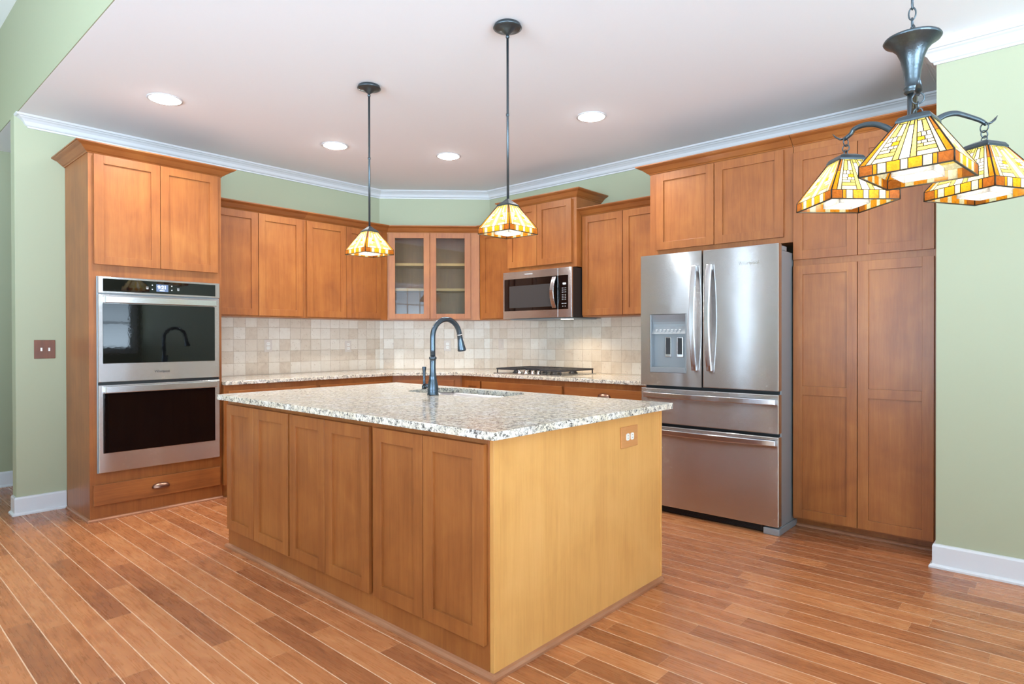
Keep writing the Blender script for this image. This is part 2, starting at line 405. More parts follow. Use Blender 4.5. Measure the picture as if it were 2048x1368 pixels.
def empty(name, loc, label=None, cat=None, group=None, rotz=0):
    o = bpy.data.objects.new(name, None); COL.objects.link(o); o.location = loc; o.rotation_euler = (0,0,rotz)
    o.empty_display_size = .05
    if label: o['label'] = label
    if cat: o['category'] = cat
    if group: o['group'] = group
    return o
def obj(name, mb, mat, parent=None, bevel=0, root=None, label=None, local=False, kind=None, cat=None, group=None, smooth=False, fix=True):
    """mesh object; mesh given in world coordinates unless local=True; parent chain has no offset below the root"""
    bm = mb.bm
    if fix: bmesh.ops.recalc_face_normals(bm, faces=bm.faces)
    r = parent
    while r is not None and r.parent is not None: r = r.parent
    if r is not None and not local: bmesh.ops.translate(bm, verts=bm.verts, vec=-r.location)
    me = bpy.data.meshes.new(name); bm.to_mesh(me); bm.free()
    for mm in (mat if isinstance(mat, (list,tuple)) else [mat]): me.materials.append(mm)
    o = bpy.data.objects.new(name, me); COL.objects.link(o)
    if parent: o.parent = parent
    if smooth:
        for p in me.polygons: p.use_smooth = True
    if bevel:
        b = o.modifiers.new('edge', 'BEVEL'); b.width = bevel; b.segments = 2; b.limit_method = 'ANGLE'; b.angle_limit = math.radians(40)
    if label: o['label'] = label
    if kind: o['kind'] = kind
    if cat: o['category'] = cat
    if group: o['group'] = group
    return o
def struct(name, mb, mat, bevel=0): return obj(name, mb, mat, kind='structure', bevel=bevel)
def text(name, body, size, fr, a, z, d, mat, parent, extr=.0006, bold=False, label=None):
    c = bpy.data.curves.new(name, 'FONT'); c.body = body; c.size = size; c.extrude = extr; c.align_x = 'CENTER'; c.align_y = 'CENTER'
    t = bpy.data.objects.new(name, c); COL.objects.link(t)
    me = bpy.data.meshes.new_from_object(t); bpy.data.objects.remove(t); bpy.data.curves.remove(c)
    M = Matrix((fr.r, Vector((0,0,1)), fr.n)).transposed().to_4x4(); M.translation = fr.p(a, z, d)
    me.transform(M)
    r = parent
    while r.parent is not None: r = r.parent
    me.transform(Matrix.Translation(-r.location))
    me.materials.clear(); me.materials.append(mat)
    o = bpy.data.objects.new(name, me); COL.objects.link(o); o.parent = parent
    if label: o['label'] = label
    return o

# frames of the kitchen's faces
FL = lambda y: Fr((0,y,0), (0,-1,0))             # faces -Y, a = x
FX = lambda x: Fr((x,0,0), (-1,0,0))             # faces -X, a = -y
def D45(o): return Fr((o[0],o[1],0), (-1,-1,0))  # diagonal

CROWN = [(0,0),(.006,0),(.010,.006),(.018,.010),(.034,.024),(.050,.038),(.066,.044),(.074,.048),(.078,.052),(.084,.052),(.084,.060),(0,.060)]
WCROWN = [(0,-.078),(.010,-.078),(.012,-.068),(.022,-.064),(.028,-.056),(.036,-.040),(.052,-.026),(.064,-.020),(.070,-.014),(.080,-.012),(.086,-.004),(.088,0),(0,0)]
SHOEP = [(0,0),(.016,0),(.0155,.008),(.010,.015),(0,.018)]
BASEP = [(0,0),(.028,0),(.028,.010),(.022,.017),(.014,.020),(.014,.115),(.010,.126),(0,.128)]

def shaker(fr, a0, a1, z0, z1, parent, mat=None, st=.058, th=.020, mid=None, name='door', label=None, d0=0.001):
    """shaker door: stiles, rails and a recessed flat panel"""
    b = MB()
    b.fb(fr, a0, a0+st, z0, z1, d0, d0+th); b.fb(fr, a1-st, a1, z0, z1, d0, d0+th)
    b.fb(fr, a0+st, a1-st, z0, z0+st, d0, d0+th); b.fb(fr, a0+st, a1-st, z1-st, z1, d0, d0+th)
    if mid: b.fb(fr, a0+st, a1-st, mid-st/2, mid+st/2, d0, d0+th)
    b.fb(fr, a0+st-.004, a1-st+.004, z0+st-.004, z1-st+.004, d0+.001, d0+.0085)
    return obj(name, b, mat or CHERRY, parent, bevel=.0008, label=label)
def slab(fr, a0, a1, z0, z1, parent, name='drawer', th=.020, label=None, mat=None):
    return obj(name, MB().fb(fr, a0, a1, z0, z1, .001, .001+th), mat or CHERRY_H, parent, bevel=.002, label=label)
def cup_pull(fr, a, z, d, parent, name='cup_pull'):
    b = MB(); n, m = 18, 8; L, H, D = .058, .032, .026; g = []
    for i in range(n+1):
        u = -1+2*i/n; row = []
        for j in range(m+1):
            t = j/m*PI*.55; k = math.sqrt(max(0, 1-u*u))
            row.append(b.bm.verts.new(fr.p(a+u*L, z-.012+H*math.cos(t)*(.25+.75*k), d+.001+D*math.sin(t)*k**.8)))
        g.append(row)
    for i in range(n):
        for j in range(m): b.bm.faces.new((g[i][j], g[i+1][j], g[i+1][j+1], g[i][j+1])).smooth = True
    o = obj(name, b, COPPER, parent, label='copper coloured cup pull', fix=True)
    s = o.modifiers.new('t', 'SOLIDIFY'); s.thickness = .003; s.offset = 0
    return o

# ------------------------------------------------------------------ room shell
YL, XR, ZC = 5.53, 4.87, 2.83
XJ, YJ = 4.035, .535
struct('floor', MB().box(WX-.2, XR+.3, WY-.2, 6.9, -.1, 0), FLOOR)
struct('ceiling', MB().box(.93, XR+.3, WY-.2, 6.9, ZC, ZC+.1), CEIL)
struct('ceiling_living', MB().box(WX-.2, .93, WY-.2, 6.9, ZH, ZH+.1), CEIL)
struct('wall_header', MB().box(.925, 1.05, WY-.02, 6.7, ZC+.0005, ZH-.0005), GREEN2)
struct('wall_left', MB().box(.92, 4.03, YL, 5.65, 0, ZC), GREEN)
b = MB(); b.prism([(4.03,YL),(XR,4.69),(XR+.12,4.69),(XR+.12,4.81),(4.15,5.65),(4.03,5.65)], 0, ZC); struct('wall_corner', b, GREEN)
struct('wall_right', MB().box(XR, XR+.12, YJ-.001, 4.69, 0, ZC), GREEN)
struct('wall_dining', MB().box(XJ, XR+.12, WY, YJ, 0, ZC), GREEN)
struct('wall_hall', MB().box(WX, XR+.2, 6.69, 6.81, 0, ZH), GREEN2)
struct('wall_hall_end', MB().box(XR+.12, XR+.24, 4.69, 6.69, 0, ZC), GREEN2)
def wall_open(name, ax, p, lo, hi, ztop):
    ws = sorted([w for w in WINDOWS if w[0] == ax], key=lambda w: w[2]); b = MB()
    def bx(a0, a1, z0, z1):
        if a1-a0 < 1e-4 or z1-z0 < 1e-4: return
        if ax == 'x': b.box(p-.14, p, a0, a1, z0, z1)
        else: b.box(a0, a1, p-.14, p, z0, z1)
    cur = lo
    for w in ws:
        bx(cur, w[2], 0, ztop); bx(w[2], w[3], 0, w[4]); bx(w[2], w[3], w[5], ztop); cur = w[3]
    bx(cur, hi, 0, ztop)
    struct(name, b, GREEN2)
wall_open('wall_west', 'x', WX, WY-.14, 6.81, ZH)
wall_open('wall_south', 'y', WY, WX, XR+.12, ZH)
for i, (ax, p, a0, a1, z0, z1, na, nz, blinds) in enumerate(WINDOWS):
    b = MB()
    def bx(A0, A1, Z0, Z1, d0, d1):
        if ax == 'x': b.box(p+d0, p+d1, A0, A1, Z0, Z1)
        else: b.box(A0, A1, p+d0, p+d1, Z0, Z1)
    c = .075
    bx(a0-c, a0, z0-c, z1+c, .001, .018); bx(a1, a1+c, z0-c, z1+c, .001, .018)
    bx(a0, a1, z1, z1+c, .001, .018); bx(a0-.02, a1+.02, z0-c, z0, .001, .04)
    for e0, e1 in ((a0+.001, a0+.045), (a1-.045, a1-.001)): bx(e0, e1, z0+.001, z1-.001, -.08, -.04)
    bx(a0+.045, a1-.045, z0+.001, z0+.05, -.08, -.04); bx(a0+.045, a1-.045, z1-.05, z1-.001, -.08, -.04)
    for k in range(1, na): q = a0+(a1-a0)*k/na; bx(q-.014, q+.014, z0+.05, z1-.05, -.07, -.05)
    for k in range(1, nz): q = z0+(z1-z0)*k/nz; bx(a0+.045, a1-.045, q-.014, q+.014, -.069, -.051)
    wo = struct('window_%d' % (i+1), b, WHITE)
    if blinds:
        s = MB()
        zz = z0+.03
        while zz < z1-.02:
            s.hexa([(a0+.01,p-.035,zz),(a1-.01,p-.035,zz),(a1-.01,p-.012,zz+.010),(a0+.01,p-.012,zz+.010),
                    (a0+.01,p-.035,zz+.002),(a1-.01,p-.035,zz+.002),(a1-.01,p-.012,zz+.012),(a0+.01,p-.012,zz+.012)]); zz += .034
        obj('blind', s, WHITE, wo)

# white crown, base
crown = MB(); crown.sweep([(1.005,YL+.0),(1.005,YL-.0005),(4.03,YL-.0005),(XR-.0005,4.69),(XR-.0005,YJ+.0005),(XJ+.09,YJ+.0005)], WCROWN, ZC-.0005, n0=(-1,0))
struct('trim_1', crown, WHITE)
LOWC = [(d,h-.036) for d,h in WCROWN[:-2]] + [(.088,-.036),(.092,-.036),(.092,0),(0,0)]
struct('trim_2', MB().sweep([(XJ+.089,YJ+.0005),(XJ-.0005,YJ+.0005),(XJ-.0005,WY+.001)], LOWC, ZC-.0005), WHITE)
b = MB(); b.sweep([(XR-.001,YJ+.0005),(XJ-.0005,YJ+.0005),(XJ-.0005,WY+.001)], [(d,h+.001) for d,h in BASEP], 0)
# the return beside the pantry is only as long as the free wall
struct('baseboard_dining', MB().sweep([(4.16,YJ+.0005),(XJ-.0005,YJ+.0005),(XJ-.0005,WY+.001)], [(min(d,.0085) if False else d,h+.0005) for d,h in BASEP], 0), WHITE); b.bm.free()
struct('baseboard_left', MB().sweep([(.9195,5.64),(.9195,YL-.0005),(1.212,YL-.0005)], [(d,h+.0005) for d,h in BASEP], 0), WHITE)
struct('baseboard_hall', MB().sweep([(WX+.01,6.6895),(XR,6.6895)], [(d,h+.0005) for d,h in BASEP], 0), WHITE)
struct('baseboard_west', MB().sweep([(WX+.0005,WY+.05),(WX+.0005,6.65)], [(d,h+.0005) for d,h in BASEP], 0), WHITE)

# ------------------------------------------------------------------ backsplash
b = MB(); uvl = b.bm.loops.layers.uv.new('UVMap')
def tiles(p0, p1, z0, z1, u0, n, th=.008):
    p0, p1 = Vector(p0), Vector(p1); L = (p1-p0).length; off = Vector((n[0], n[1], 0))*th
    q = [Vector((*p0,z0))+off, Vector((*p1,z0))+off, Vector((*p1,z1))+off, Vector((*p0,z1))+off]
    w = [v-off for v in q]
    vs = [b.bm.verts.new(v) for v in q]; ws = [b.bm.verts.new(v) for v in w]
    f = b.bm.faces.new(vs)
    for l, (uu, zz) in zip(f.loops, ((u0,z0),(u0+L,z0),(u0+L,z1),(u0,z1))): l[uvl].uv = (uu+10.8-.0755, zz-.918+1.08)
    for i in range(4):
        g = b.bm.faces.new((vs[(i+1)%4], vs[i], ws[i], ws[(i+1)%4]))
        for l in g.loops: l[uvl].uv = (.05, .05)
    b.bm.faces.new(ws[::-1])
ZT0, ZT1 = .9145, 1.4345
tiles((2.107,YL-.001), (4.029,YL-.001), ZT0, ZT1, 2.107, (0,-1))
s2 = math.sqrt(.5)
tiles((4.0295,YL-.002), (XR-.001,4.691), ZT0, ZT1, 4.03, (-s2,-s2))
tiles((XR-.001,4.688), (XR-.001,2.36), ZT0, ZT1+.01, 4.03+1.188, (-1,0))
obj('tile_backsplash', b, TILE, label='beige tumbled stone square tile backsplash running around the corner above the wall counter', cat='backsplash', fix=True)

# ------------------------------------------------------------------ oven cabinet
fy = 4.94
t = empty('oven_cabinet', (1.66, 5.235, 0), 'tall stained wood cabinet housing the double oven, at the left end', 'cabinet')
obj('carcass', MB().box(1.215,2.100,fy,1 and 5.525,.0,2.512), CHERRY, t, bevel=.002)
shaker(FL(fy), 1.245,1.656,1.757,2.505,t); shaker(FL(fy),1.660,2.068,1.757,2.505,t)
dr = slab(FL(fy), 1.232,2.078,.108,.250,t)
cup_pull(FL(fy), 1.652,.182,.021,dr)
c = MB(); c.sweep([(1.215,5.524),(1.215,fy),(2.100,fy),(2.100,5.19)], CROWN, 2.510); obj('crown_moulding', c, CHERRY_H, t)
c = MB(); c.sweep([(1.215,5.49),(1.215,fy),(2.100,fy)], SHOEP, .0005); obj('shoe_moulding', c, SHOE, t)

# ------------------------------------------------------------------ double oven
t = empty('double_oven', (1.665, 4.93, .33), 'stainless steel double wall oven with black glass doors, built into the tall cabinet', 'oven')
f = FL(4.9395)
obj('trim_frame', MB().fb(f,1.258,2.074,.326,1.676,.0,.012), STEELD, t, bevel=.002)
cp = obj('control_panel', MB().fb(f,1.262,2.072,1.560,1.674,.0125,.036), STEEL, t, bevel=.003)
obj('glass_panel', MB().fb(f,1.290,2.038,1.574,1.660,.0365,.0385), BLACKG, cp, label='black glass control strip')
obj('display', MB().fb(f,1.622,1.702,1.588,1.640,.0387,.0392), SCREEN, cp, label='lit clock display')
text('clock_digits','9:21',.034,f,1.660,1.618,.0395,LIT,cp)
obj('display_line', MB().fb(f,1.645,1.676,1.5945,1.5975,.0394,.0398), LIT, cp)
for kx in (1.556,1.763):
    kb = MB()
    for dx in range(3):
        for dz in range(2): kb.fb(f, kx+dx*.0055, kx+dx*.0055+.003, 1.607+dz*.008, 1.611+dz*.008, .0387, .0391)
    kb.fb(f, kx+.001,kx+.014,1.602,1.605,.0387,.0391)
    obj('touch_symbol', kb, PRINT, cp)
for kx in (1.596,1.726):
    for z in (1.602,1.632): obj('touch_symbol', MB().lathe([(.004,0),(.004,.0004)], f.p(kx,z,.0387), axis='y', seg=12), PRINT, cp)
def oven_door(z0, z1, gz0, gz1, logo):
    d = empty('oven_door', (0,0,0)); d.parent = t
    o = MB(); A0, A1 = 1.262, 2.070
    o.fb(f,A0,A1,z0,z1,.0125,.034)
    ob = obj('oven_door', o, STEEL, t, bevel=.004); bpy.data.objects.remove(d)
    obj('glass', MB().fb(f,1.288,2.034,gz0,gz1,.0345,.037), BLACKG, ob, bevel=.001, label='black glass window')
    h = MB(); h.fb(f,1.292,2.034,gz1+.004,gz1+.050,.056,.078); h.fb(f,1.292,1.316,gz1+.008,gz1+.046,.034,.057); h.fb(f,2.010,2.034,gz1+.008,gz1+.046,.034,.057)
    obj('handle', h, STEELH, ob, bevel=.004)
    if logo: text('lettering','Whirlpool',.024,f,1.660,1.012,.0345,PRINTD,ob)
    return ob
oven_door(.950,1.552,1.078,1.490,True)
oven_door(.330,.930,.463,.872,False)
obj('vent_gap', MB().fb(f,1.264,2.068,.9305,.9495,.0125,.022), BLACK, t)

# ------------------------------------------------------------------ wall cabinets
def wall_cab(loc, label, group=None):
    return empty('wall_cabinet', loc, label, 'cabinet', group)
UY = 5.215; UX = 4.568; UZ0, UZ1 = 1.435, 2.338
GRP = 'upper cabinets along the walls'
N45 = (-s2,-s2)
A_ = (3.895,UY); B_ = (UX,4.542)
t = wall_cab((2.53,5.37,UZ0), 'two-door wooden wall cabinet next to the oven tower', GRP)
obj('carcass', MB().box(2.1035,2.9595,UY,5.5285,UZ0,UZ1), CHERRY, t, bevel=.001)
shaker(FL(UY),2.106,2.522,1.447,2.328,t); shaker(FL(UY),2.528,2.934,1.447,2.328,t)
c = MB(); c.sweep([(2.1035,UY),(2.9595,UY)], CROWN, 2.336); obj('crown_moulding', c, CHERRY_H, t)
t = wall_cab((3.4,5.37,UZ0), 'two-door wooden wall cabinet left of the glass-door cabinet, behind the left pendant', GRP)
b = MB(); b.prism([(2.9605,UY),(3.8945,UY),(3.8945,5.5285),(2.9605,5.5285)], UZ0, UZ1); obj('carcass', b, CHERRY, t, bevel=.001)
shaker(FL(UY),2.983,3.396,1.447,2.328,t); shaker(FL(UY),3.400,3.806,1.447,2.328,t)
c = MB(); c.sweep([(2.9605,UY),(3.8950,UY)], CROWN, 2.336, n1=N45); obj('crown_moulding', c, CHERRY_H, t)
# glass corner cabinet
t = wall_cab((4.35,4.98,UZ0), 'diagonal corner wall cabinet with two glass doors and shelves inside', GRP)
poly = [(3.8955,UY),(3.8955,5.527),(4.027,5.527),(4.866,4.692),(4.866,4.5425),(UX,4.5425)]
def inset(d): return [(3.8955+d,UY+.002),(3.8955+d,5.527-d),(4.027-d*.0,5.527-d),(4.866-d,4.692-d*.0),(4.866-d,4.5425+d),(UX+.002,4.5425+d)]
fr = D45(A_); LEN = math.dist(A_, B_)
b = MB(); b.prism(poly, UZ0, UZ0+.018); b.prism(poly, UZ1-.018, UZ1)
b.box(3.8955,3.9075,UY+.01,5.527,UZ0+.018,UZ1-.018)
b.box(4.0,4.866,4.5425,4.5545,UZ0+.018,UZ1-.018) if False else b.box(UX+.01,4.866,4.5425,4.5545,UZ0+.018,UZ1-.018)
b.prism([(4.027,5.527),(4.866,4.692),(4.852,4.692),(4.014,5.527)], UZ0+.018, UZ1-.018)
b.box(3.9075,4.014,5.515,5.527,UZ0+.018,UZ1-.018); b.box(4.852,4.866,4.5545,4.692,UZ0+.018,UZ1-.018)
b.fb(fr,0.003,.024,UZ0+.018,UZ1-.018,-.018,0); b.fb(fr,.856,LEN-.004,UZ0+.018,UZ1-.018,-.018,0)
b.fb(fr,.024,.856,UZ0+.018,UZ0+.032,-.018,0); b.fb(fr,.024,.856,UZ1-.03,UZ1-.018,-.018,0)
obj('carcass', b, CHERRY, t)
for z in (1.745,2.005): obj('shelf', MB().prism([(3.925,5.235),(3.925,5.50),(4.0,5.50),(4.835,4.665),(4.835,4.56),(4.60,4.56)], z-.006, z+.020), ENDWOOD, t)
for a0, a1 in ((.020,.436),(.440,.856)):
    d = MB(); st = .062; z0, z1 = 1.447, 2.328; st2 = .052
    d.fb(fr,a0,a0+st,z0,z1,.001,.021); d.fb(fr,a1-st,a1,z0,z1,.001,.021)
    d.fb(fr,a0+st,a1-st,z0,z0+st2,.001,.021); d.fb(fr,a0+st,a1-st,z1-st2,z1,.001,.021)
    do = obj('door', d, CHERRY, t, bevel=.0014)
    obj('glass_pane', MB().fb(fr,a0+st-.003,a1-st+.003,z0+st2-.003,z1-st2+.003,.008,.011), GLASS, do, label='clear glass pane')
c = MB(); c.sweep([A_,B_], CROWN, 2.336, n0=(0,-1), n1=(-1,0)); obj('crown_moulding', c, CHERRY_H, t)
# narrow one
t = wall_cab((4.72,4.31,UZ0), 'narrow single-door wooden wall cabinet between the glass-door cabinet and the microwave', GRP)
obj('carcass', MB().box(UX,4.8665,4.0835,4.5415,UZ0,UZ1), CHERRY, t, bevel=.001)
shaker(FX(UX),-4.505,-4.098,1.447,2.328,t)
c = MB(); c.sweep([(UX,4.5425),(UX,4.0835)], CROWN, 2.336, n0=N45); obj('crown_moulding', c, CHERRY_H, t)
# over the microwave
t = wall_cab((4.68,3.665,1.88), 'short two-door wooden cabinet mounted above the microwave, standing taller and prouder', GRP)
MX = 4.482
obj('carcass', MB().box(MX,4.8665,3.250,4.0825,1.882,2.502), CHERRY, t, bevel=.001)
shaker(FX(MX),-4.058,-3.694,1.922,2.490,t); shaker(FX(MX),-3.690,-3.294,1.922,2.490,t)
c = MB(); c.sweep([(4.866,4.0825),(MX,4.0825),(MX,3.250),(4.866,3.250)], CROWN, 2.500); obj('crown_moulding', c, CHERRY_H, t)
# right of microwave
t = wall_cab((4.72,2.82,UZ0), 'two-door wooden wall cabinet between the microwave and the refrigerator', GRP)
obj('carcass', MB().box(UX,4.8665,2.3965,3.2485,UZ0,UZ1), CHERRY, t, bevel=.001)
shaker(FX(UX),-3.236,-2.822,1.447,2.328,t); shaker(FX(UX),-2.816,-2.402,1.447,2.328,t)
c = MB(); c.sweep([(UX,3.2485),(UX,2.3965)], CROWN, 2.336); obj('crown_moulding', c, CHERRY_H, t)
# over fridge
PXF = 4.262
t = wall_cab((4.56,1.88,1.87), 'deep two-door wooden cabinet above the refrigerator', GRP)
obj('carcass', MB().box(PXF,4.8665,1.3475,2.395,1.872,2.497), CHERRY, t, bevel=.001)
shaker(FX(PXF),-2.332,-1.880,1.910,2.485,t); shaker(FX(PXF),-1.874,-1.402,1.910,2.485,t)
c = MB(); c.sweep([(4.866,2.395),(PXF,2.395),(PXF,1.3475)], CROWN, 2.495); obj('crown_moulding', c, CHERRY_H, t)
# pantry
t = empty('pantry_cabinet', (4.56,.96,0), 'tall four-door wooden pantry cabinet beside the refrigerator', 'cabinet')
b = MB(); b.box(PXF,4.8665,.5435,1.344,.062,2.497); b.box(4.335,4.8665,.5435,1.344,.0,.062); obj('carcass', b, CHERRY, t, bevel=.001)
f = FX(PXF)
shaker(f,-1.340,-.966,1.752,2.450,t); shaker(f,-.962,-.572,1.752,2.450,t)
shaker(f,-1.340,-.966,.076,1.712,t,mid=.905); shaker(f,-.962,-.572,.076,1.712,t,mid=.905)
c = MB(); c.sweep([(PXF,1.344),(PXF,.5435)], CROWN, 2.495); obj('crown_moulding', c, CHERRY_H, t)
c = MB(); c.sweep([(4.335,1.344),(4.335,.5435)], SHOEP, .0005); obj('shoe_moulding', c, SHOE, t)

# ------------------------------------------------------------------ base cabinets and counter
BY, BX, BZ = 4.905, 4.200, .883
cor1 = (3.725,BY); cor2 = (BX,4.430)
def base_cab(loc, label): return empty('base_cabinet', loc, label, 'cabinet', 'base cabinets under the wall counter')
def toe(b, *a): return b
t = base_cab((2.5,5.2,0), 'wooden base cabinet under the counter next to the oven tower')
b = MB(); b.box(2.1025,2.905,BY,5.525,.10,BZ); b.box(2.1025,2.905,BY+.07,5.525,0,.10); obj('carcass', b, CHERRY, t, bevel=.001)
slab(FL(BY),2.131,2.888,.700,.838,t); shaker(FL(BY),2.131,2.506,.125,.680,t); shaker(FL(BY),2.512,2.888,.125,.680,t)
t = base_cab((3.3,5.2,0), 'wooden base cabinet under the left pendant side of the wall counter, left of the corner')
b = MB(); b.box(2.906,3.7245,BY,5.525,.10,BZ); b.box(2.906,3.7245,BY+.07,5.525,0,.10); obj('carcass', b, CHERRY, t, bevel=.001)
slab(FL(BY),2.926,3.690,.700,.838,t); shaker(FL(BY),2.926,3.305,.125,.680,t); shaker(FL(BY),3.311,3.690,.125,.680,t)
t = base_cab((4.2,4.9,0), 'diagonal corner base cabinet below the glass-door cabinet')
pl = [(3.7255,BY),(4.1995,4.431),(4.860,4.431),(4.860,4.690),(4.028,5.522),(3.7255,5.522)]
pt = [(3.80,4.93),(4.225,4.505),(4.860,4.431),(4.860,4.690),(4.028,5.522),(3.80,5.522)]
b = MB(); b.prism(pl,.10,BZ); b.prism(pt,0,.10); obj('carcass', b, CHERRY, t, bevel=.001)
fd = D45((3.7255,BY)); LD = math.dist((3.7255,BY),(4.1995,4.431))
slab(fd,.045,LD-.075,.700,.838,t); shaker(fd,.045,LD-.075,.125,.680,t)
t = base_cab((4.5,4.3,0), 'narrow wooden base cabinet just right of the corner')
b = MB(); b.box(BX,4.86,4.1505,4.430,.10,BZ); b.box(BX+.07,4.86,4.1505,4.430,0,.10); obj('carcass', b, CHERRY, t, bevel=.001)
f = FX(BX)
shaker(f,-4.366,-4.162,.125,.838,t,st=.05)
t = base_cab((4.5,3.66,0), 'wide wooden base cabinet under the gas cooktop')
b = MB(); b.box(BX,4.86,3.1725,4.1495,.10,BZ); b.box(BX+.07,4.86,3.1725,4.1495,0,.10); obj('carcass', b, CHERRY, t, bevel=.001)
slab(f,-4.140,-3.188,.700,.838,t); shaker(f,-4.140,-3.667,.125,.680,t); shaker(f,-3.661,-3.188,.125,.680,t)
t = base_cab((4.5,2.76,0), 'wooden base cabinet with a cup-pull drawer beside the refrigerator')
b = MB(); b.box(BX,4.86,2.345,3.1715,.10,BZ); b.box(BX+.07,4.86,2.345,3.1715,0,.10); obj('carcass', b, CHERRY, t, bevel=.001)
dr = slab(f,-3.157,-2.365,.700,.838,t); cup_pull(f,-2.761,.782,.021,dr)
shaker(f,-3.157,-2.764,.125,.680,t); shaker(f,-2.758,-2.365,.125,.680,t)
b = MB(); b.prism([(2.1025,5.5225),(2.1025,4.877),(3.713,4.877),(4.170,4.420),(4.170,2.340),(4.8615,2.340),(4.8615,4.686),(4.025,5.5225)], .8835,.914)
obj('countertop', b, GRANITE, bevel=.004, label='speckled granite countertop running along the walls behind the island', cat='countertop')

# ------------------------------------------------------------------ cooktop
t = empty('gas_cooktop', (4.53,3.66,.9145), 'stainless gas cooktop with black iron grates set in the wall counter', 'cooktop')
X0,X1,Y0,Y1 = 4.265,4.800,3.255,4.065
obj('tray', MB().box(X0,X1,Y0,Y1,.9145,.921), SINKM, t, bevel=.003)
for bx_, by_, r in ((4.40,3.42,.040),(4.66,3.42,.032),(4.60,3.66,.050),(4.42,3.90,.032),(4.66,3.90,.040)):
    bb = MB(); bb.lathe([(r+.012,0),(r+.010,.006),(r,.012),(r,.018),(r*.85,.022),(0.001,.023)], (bx_,by_,.921)); obj('burner', bb, BLACK, t)
def grate(y0, y1, x0=X0+.02, x1=X1-.02):
    g = MB(); zt, zb, w = .967, .951, .011
    for y in (y0, y1-w): g.box(x0,x1,y,y+w,zb,zt)
    for x in (x0, (x0+x1)/2-w/2, x1-w): g.box(x,x+w,y0+w,y1-w,zb,zt)
    n = 3
    for i in range(n):
        y = y0+(y1-y0)*(i+1)/(n+1); g.box(x0+w,x1-w,y-w/2,y+w/2,zb+.002,zt)
    for x in (x0+.002, x1-w-.002):
        for y in (y0+.002, y1-w-.002): g.box(x,x+w-.002,y,y+w-.002,.9215,zb)
    obj('grate', g, IRON, t, bevel=.002)
grate(3.275,3.520); grate(3.524,3.555+.22, x0=X0+.13); grate(3.80,4.045)
for i, y in enumerate((3.80,3.72,3.64,3.57)):
    k = MB(); k.lathe([(.021,0),(.021,.004),(.017,.006),(.0165,.026),(.014,.029),(.001,.030)], (4.315,y-.02,.9215), seg=24)
    k.box(4.297,4.333,y-.024,y-.016,.950,.957); obj('knob', k, CHROME, t)

# ------------------------------------------------------------------ microwave
t = empty('microwave', (4.62,3.65,1.43), 'stainless over-the-range microwave above the cooktop', 'microwave')
f = FX(4.418)
obj('body', MB().box(4.4185,4.860,3.244,4.056,1.430,1.872), BLACK, t, bevel=.003)
b = MB(); b.fb(f,-4.058,-3.392,1.432,1.873,.0005,.022); do = obj('door', b, STEEL, t, bevel=.003)
b = MB(); b.fb(f,-3.390,-3.242,1.432,1.873,.0005,.022); pn = obj('control_panel', b, STEEL, t, bevel=.003)
obj('window_glass', MB().fb(f,-4.038,-3.394,1.504,1.805,.0222,.0242), BLACKG, do, label='black glass window')
obj('window_mesh', MB().fb(f,-3.975,-3.455,1.532,1.738,.0243,.0246), SCREENMESH, do)
obj('key_glass', MB().fb(f,-3.388,-3.280,1.504,1.805,.0222,.0242), BLACKG, pn, label='black glass keypad')
k = MB()
for r_ in range(3): [k.fb(f,-3.345+c_*.018,-3.336+c_*.018,1.688-r_*.018,1.692-r_*.018,.0243,.0247) for c_ in range(3)]
obj('key_marks', k, PRINT, pn); k = MB()
for r_ in range(4): [k.fb(f,-3.344+c_*.018,-3.338+c_*.018,1.630-r_*.0145,1.635-r_*.0145,.0243,.0247) for c_ in range(3)]
obj('key_marks', k, PRINT, pn); k = MB()
for c_ in range(3): k.fb(f,-3.348+c_*.019,-3.336+c_*.019,1.552,1.556,.0243,.0247)
obj('key_marks', k, PRINT, pn); k = MB()
for c_ in range(2): k.fb(f,-3.340+c_*.026,-3.332+c_*.026,1.527,1.532,.0243,.0247)
obj('key_marks', k, PRINT, pn)
text('clock_digits','9:21',.022,f,-3.318,1.728,.0246,LIT,pn)
text('lettering','WHIRLPOOL',.017,f,-3.735,1.842,.0225,PRINT,do)
h = MB(); pts = [f.p(-3.425, 1.518+.278*i/14, .026+.042*math.sin(PI*i/14)) for i in range(15)]
h.tube(pts, .014, 10, flat=(1.0,.55)) if False else None
ring = []
for i in range(15):
    q = i/14; z = 1.516+.280*q; d = .026+.040*math.sin(PI*q)
    ring.append([f.p(-3.448,z,d),f.p(-3.404,z,d),f.p(-3.404,z,d+.010),f.p(-3.448,z,d+.010)])
def loft(mb, rings):
    R_ = [[mb.bm.verts.new(p) for p in r] for r in rings]; n = len(R_[0])
    for A, B in zip(R_, R_[1:]):
        for i in range(n): mb.bm.faces.new((A[i],A[(i+1)%n],B[(i+1)%n],B[i]))
    mb.bm.faces.new(R_[0][::-1]); mb.bm.faces.new(R_[-1])
h = MB(); loft(h, ring); h.fb(f,-3.440,-3.412,1.517,1.535,.0243,.034); h.fb(f,-3.440,-3.412,1.777,1.795,.0243,.034)
obj('handle', h, STEELH, do, bevel=.003)
obj('grease_filter', MB().box(4.46,4.84,3.28,4.02,1.420,1.4295), STEELD, t, bevel=.002)
obj('task_light', MB().box(4.50,4.56,3.34,3.44,1.416,1.4195), HOODLENS, t)

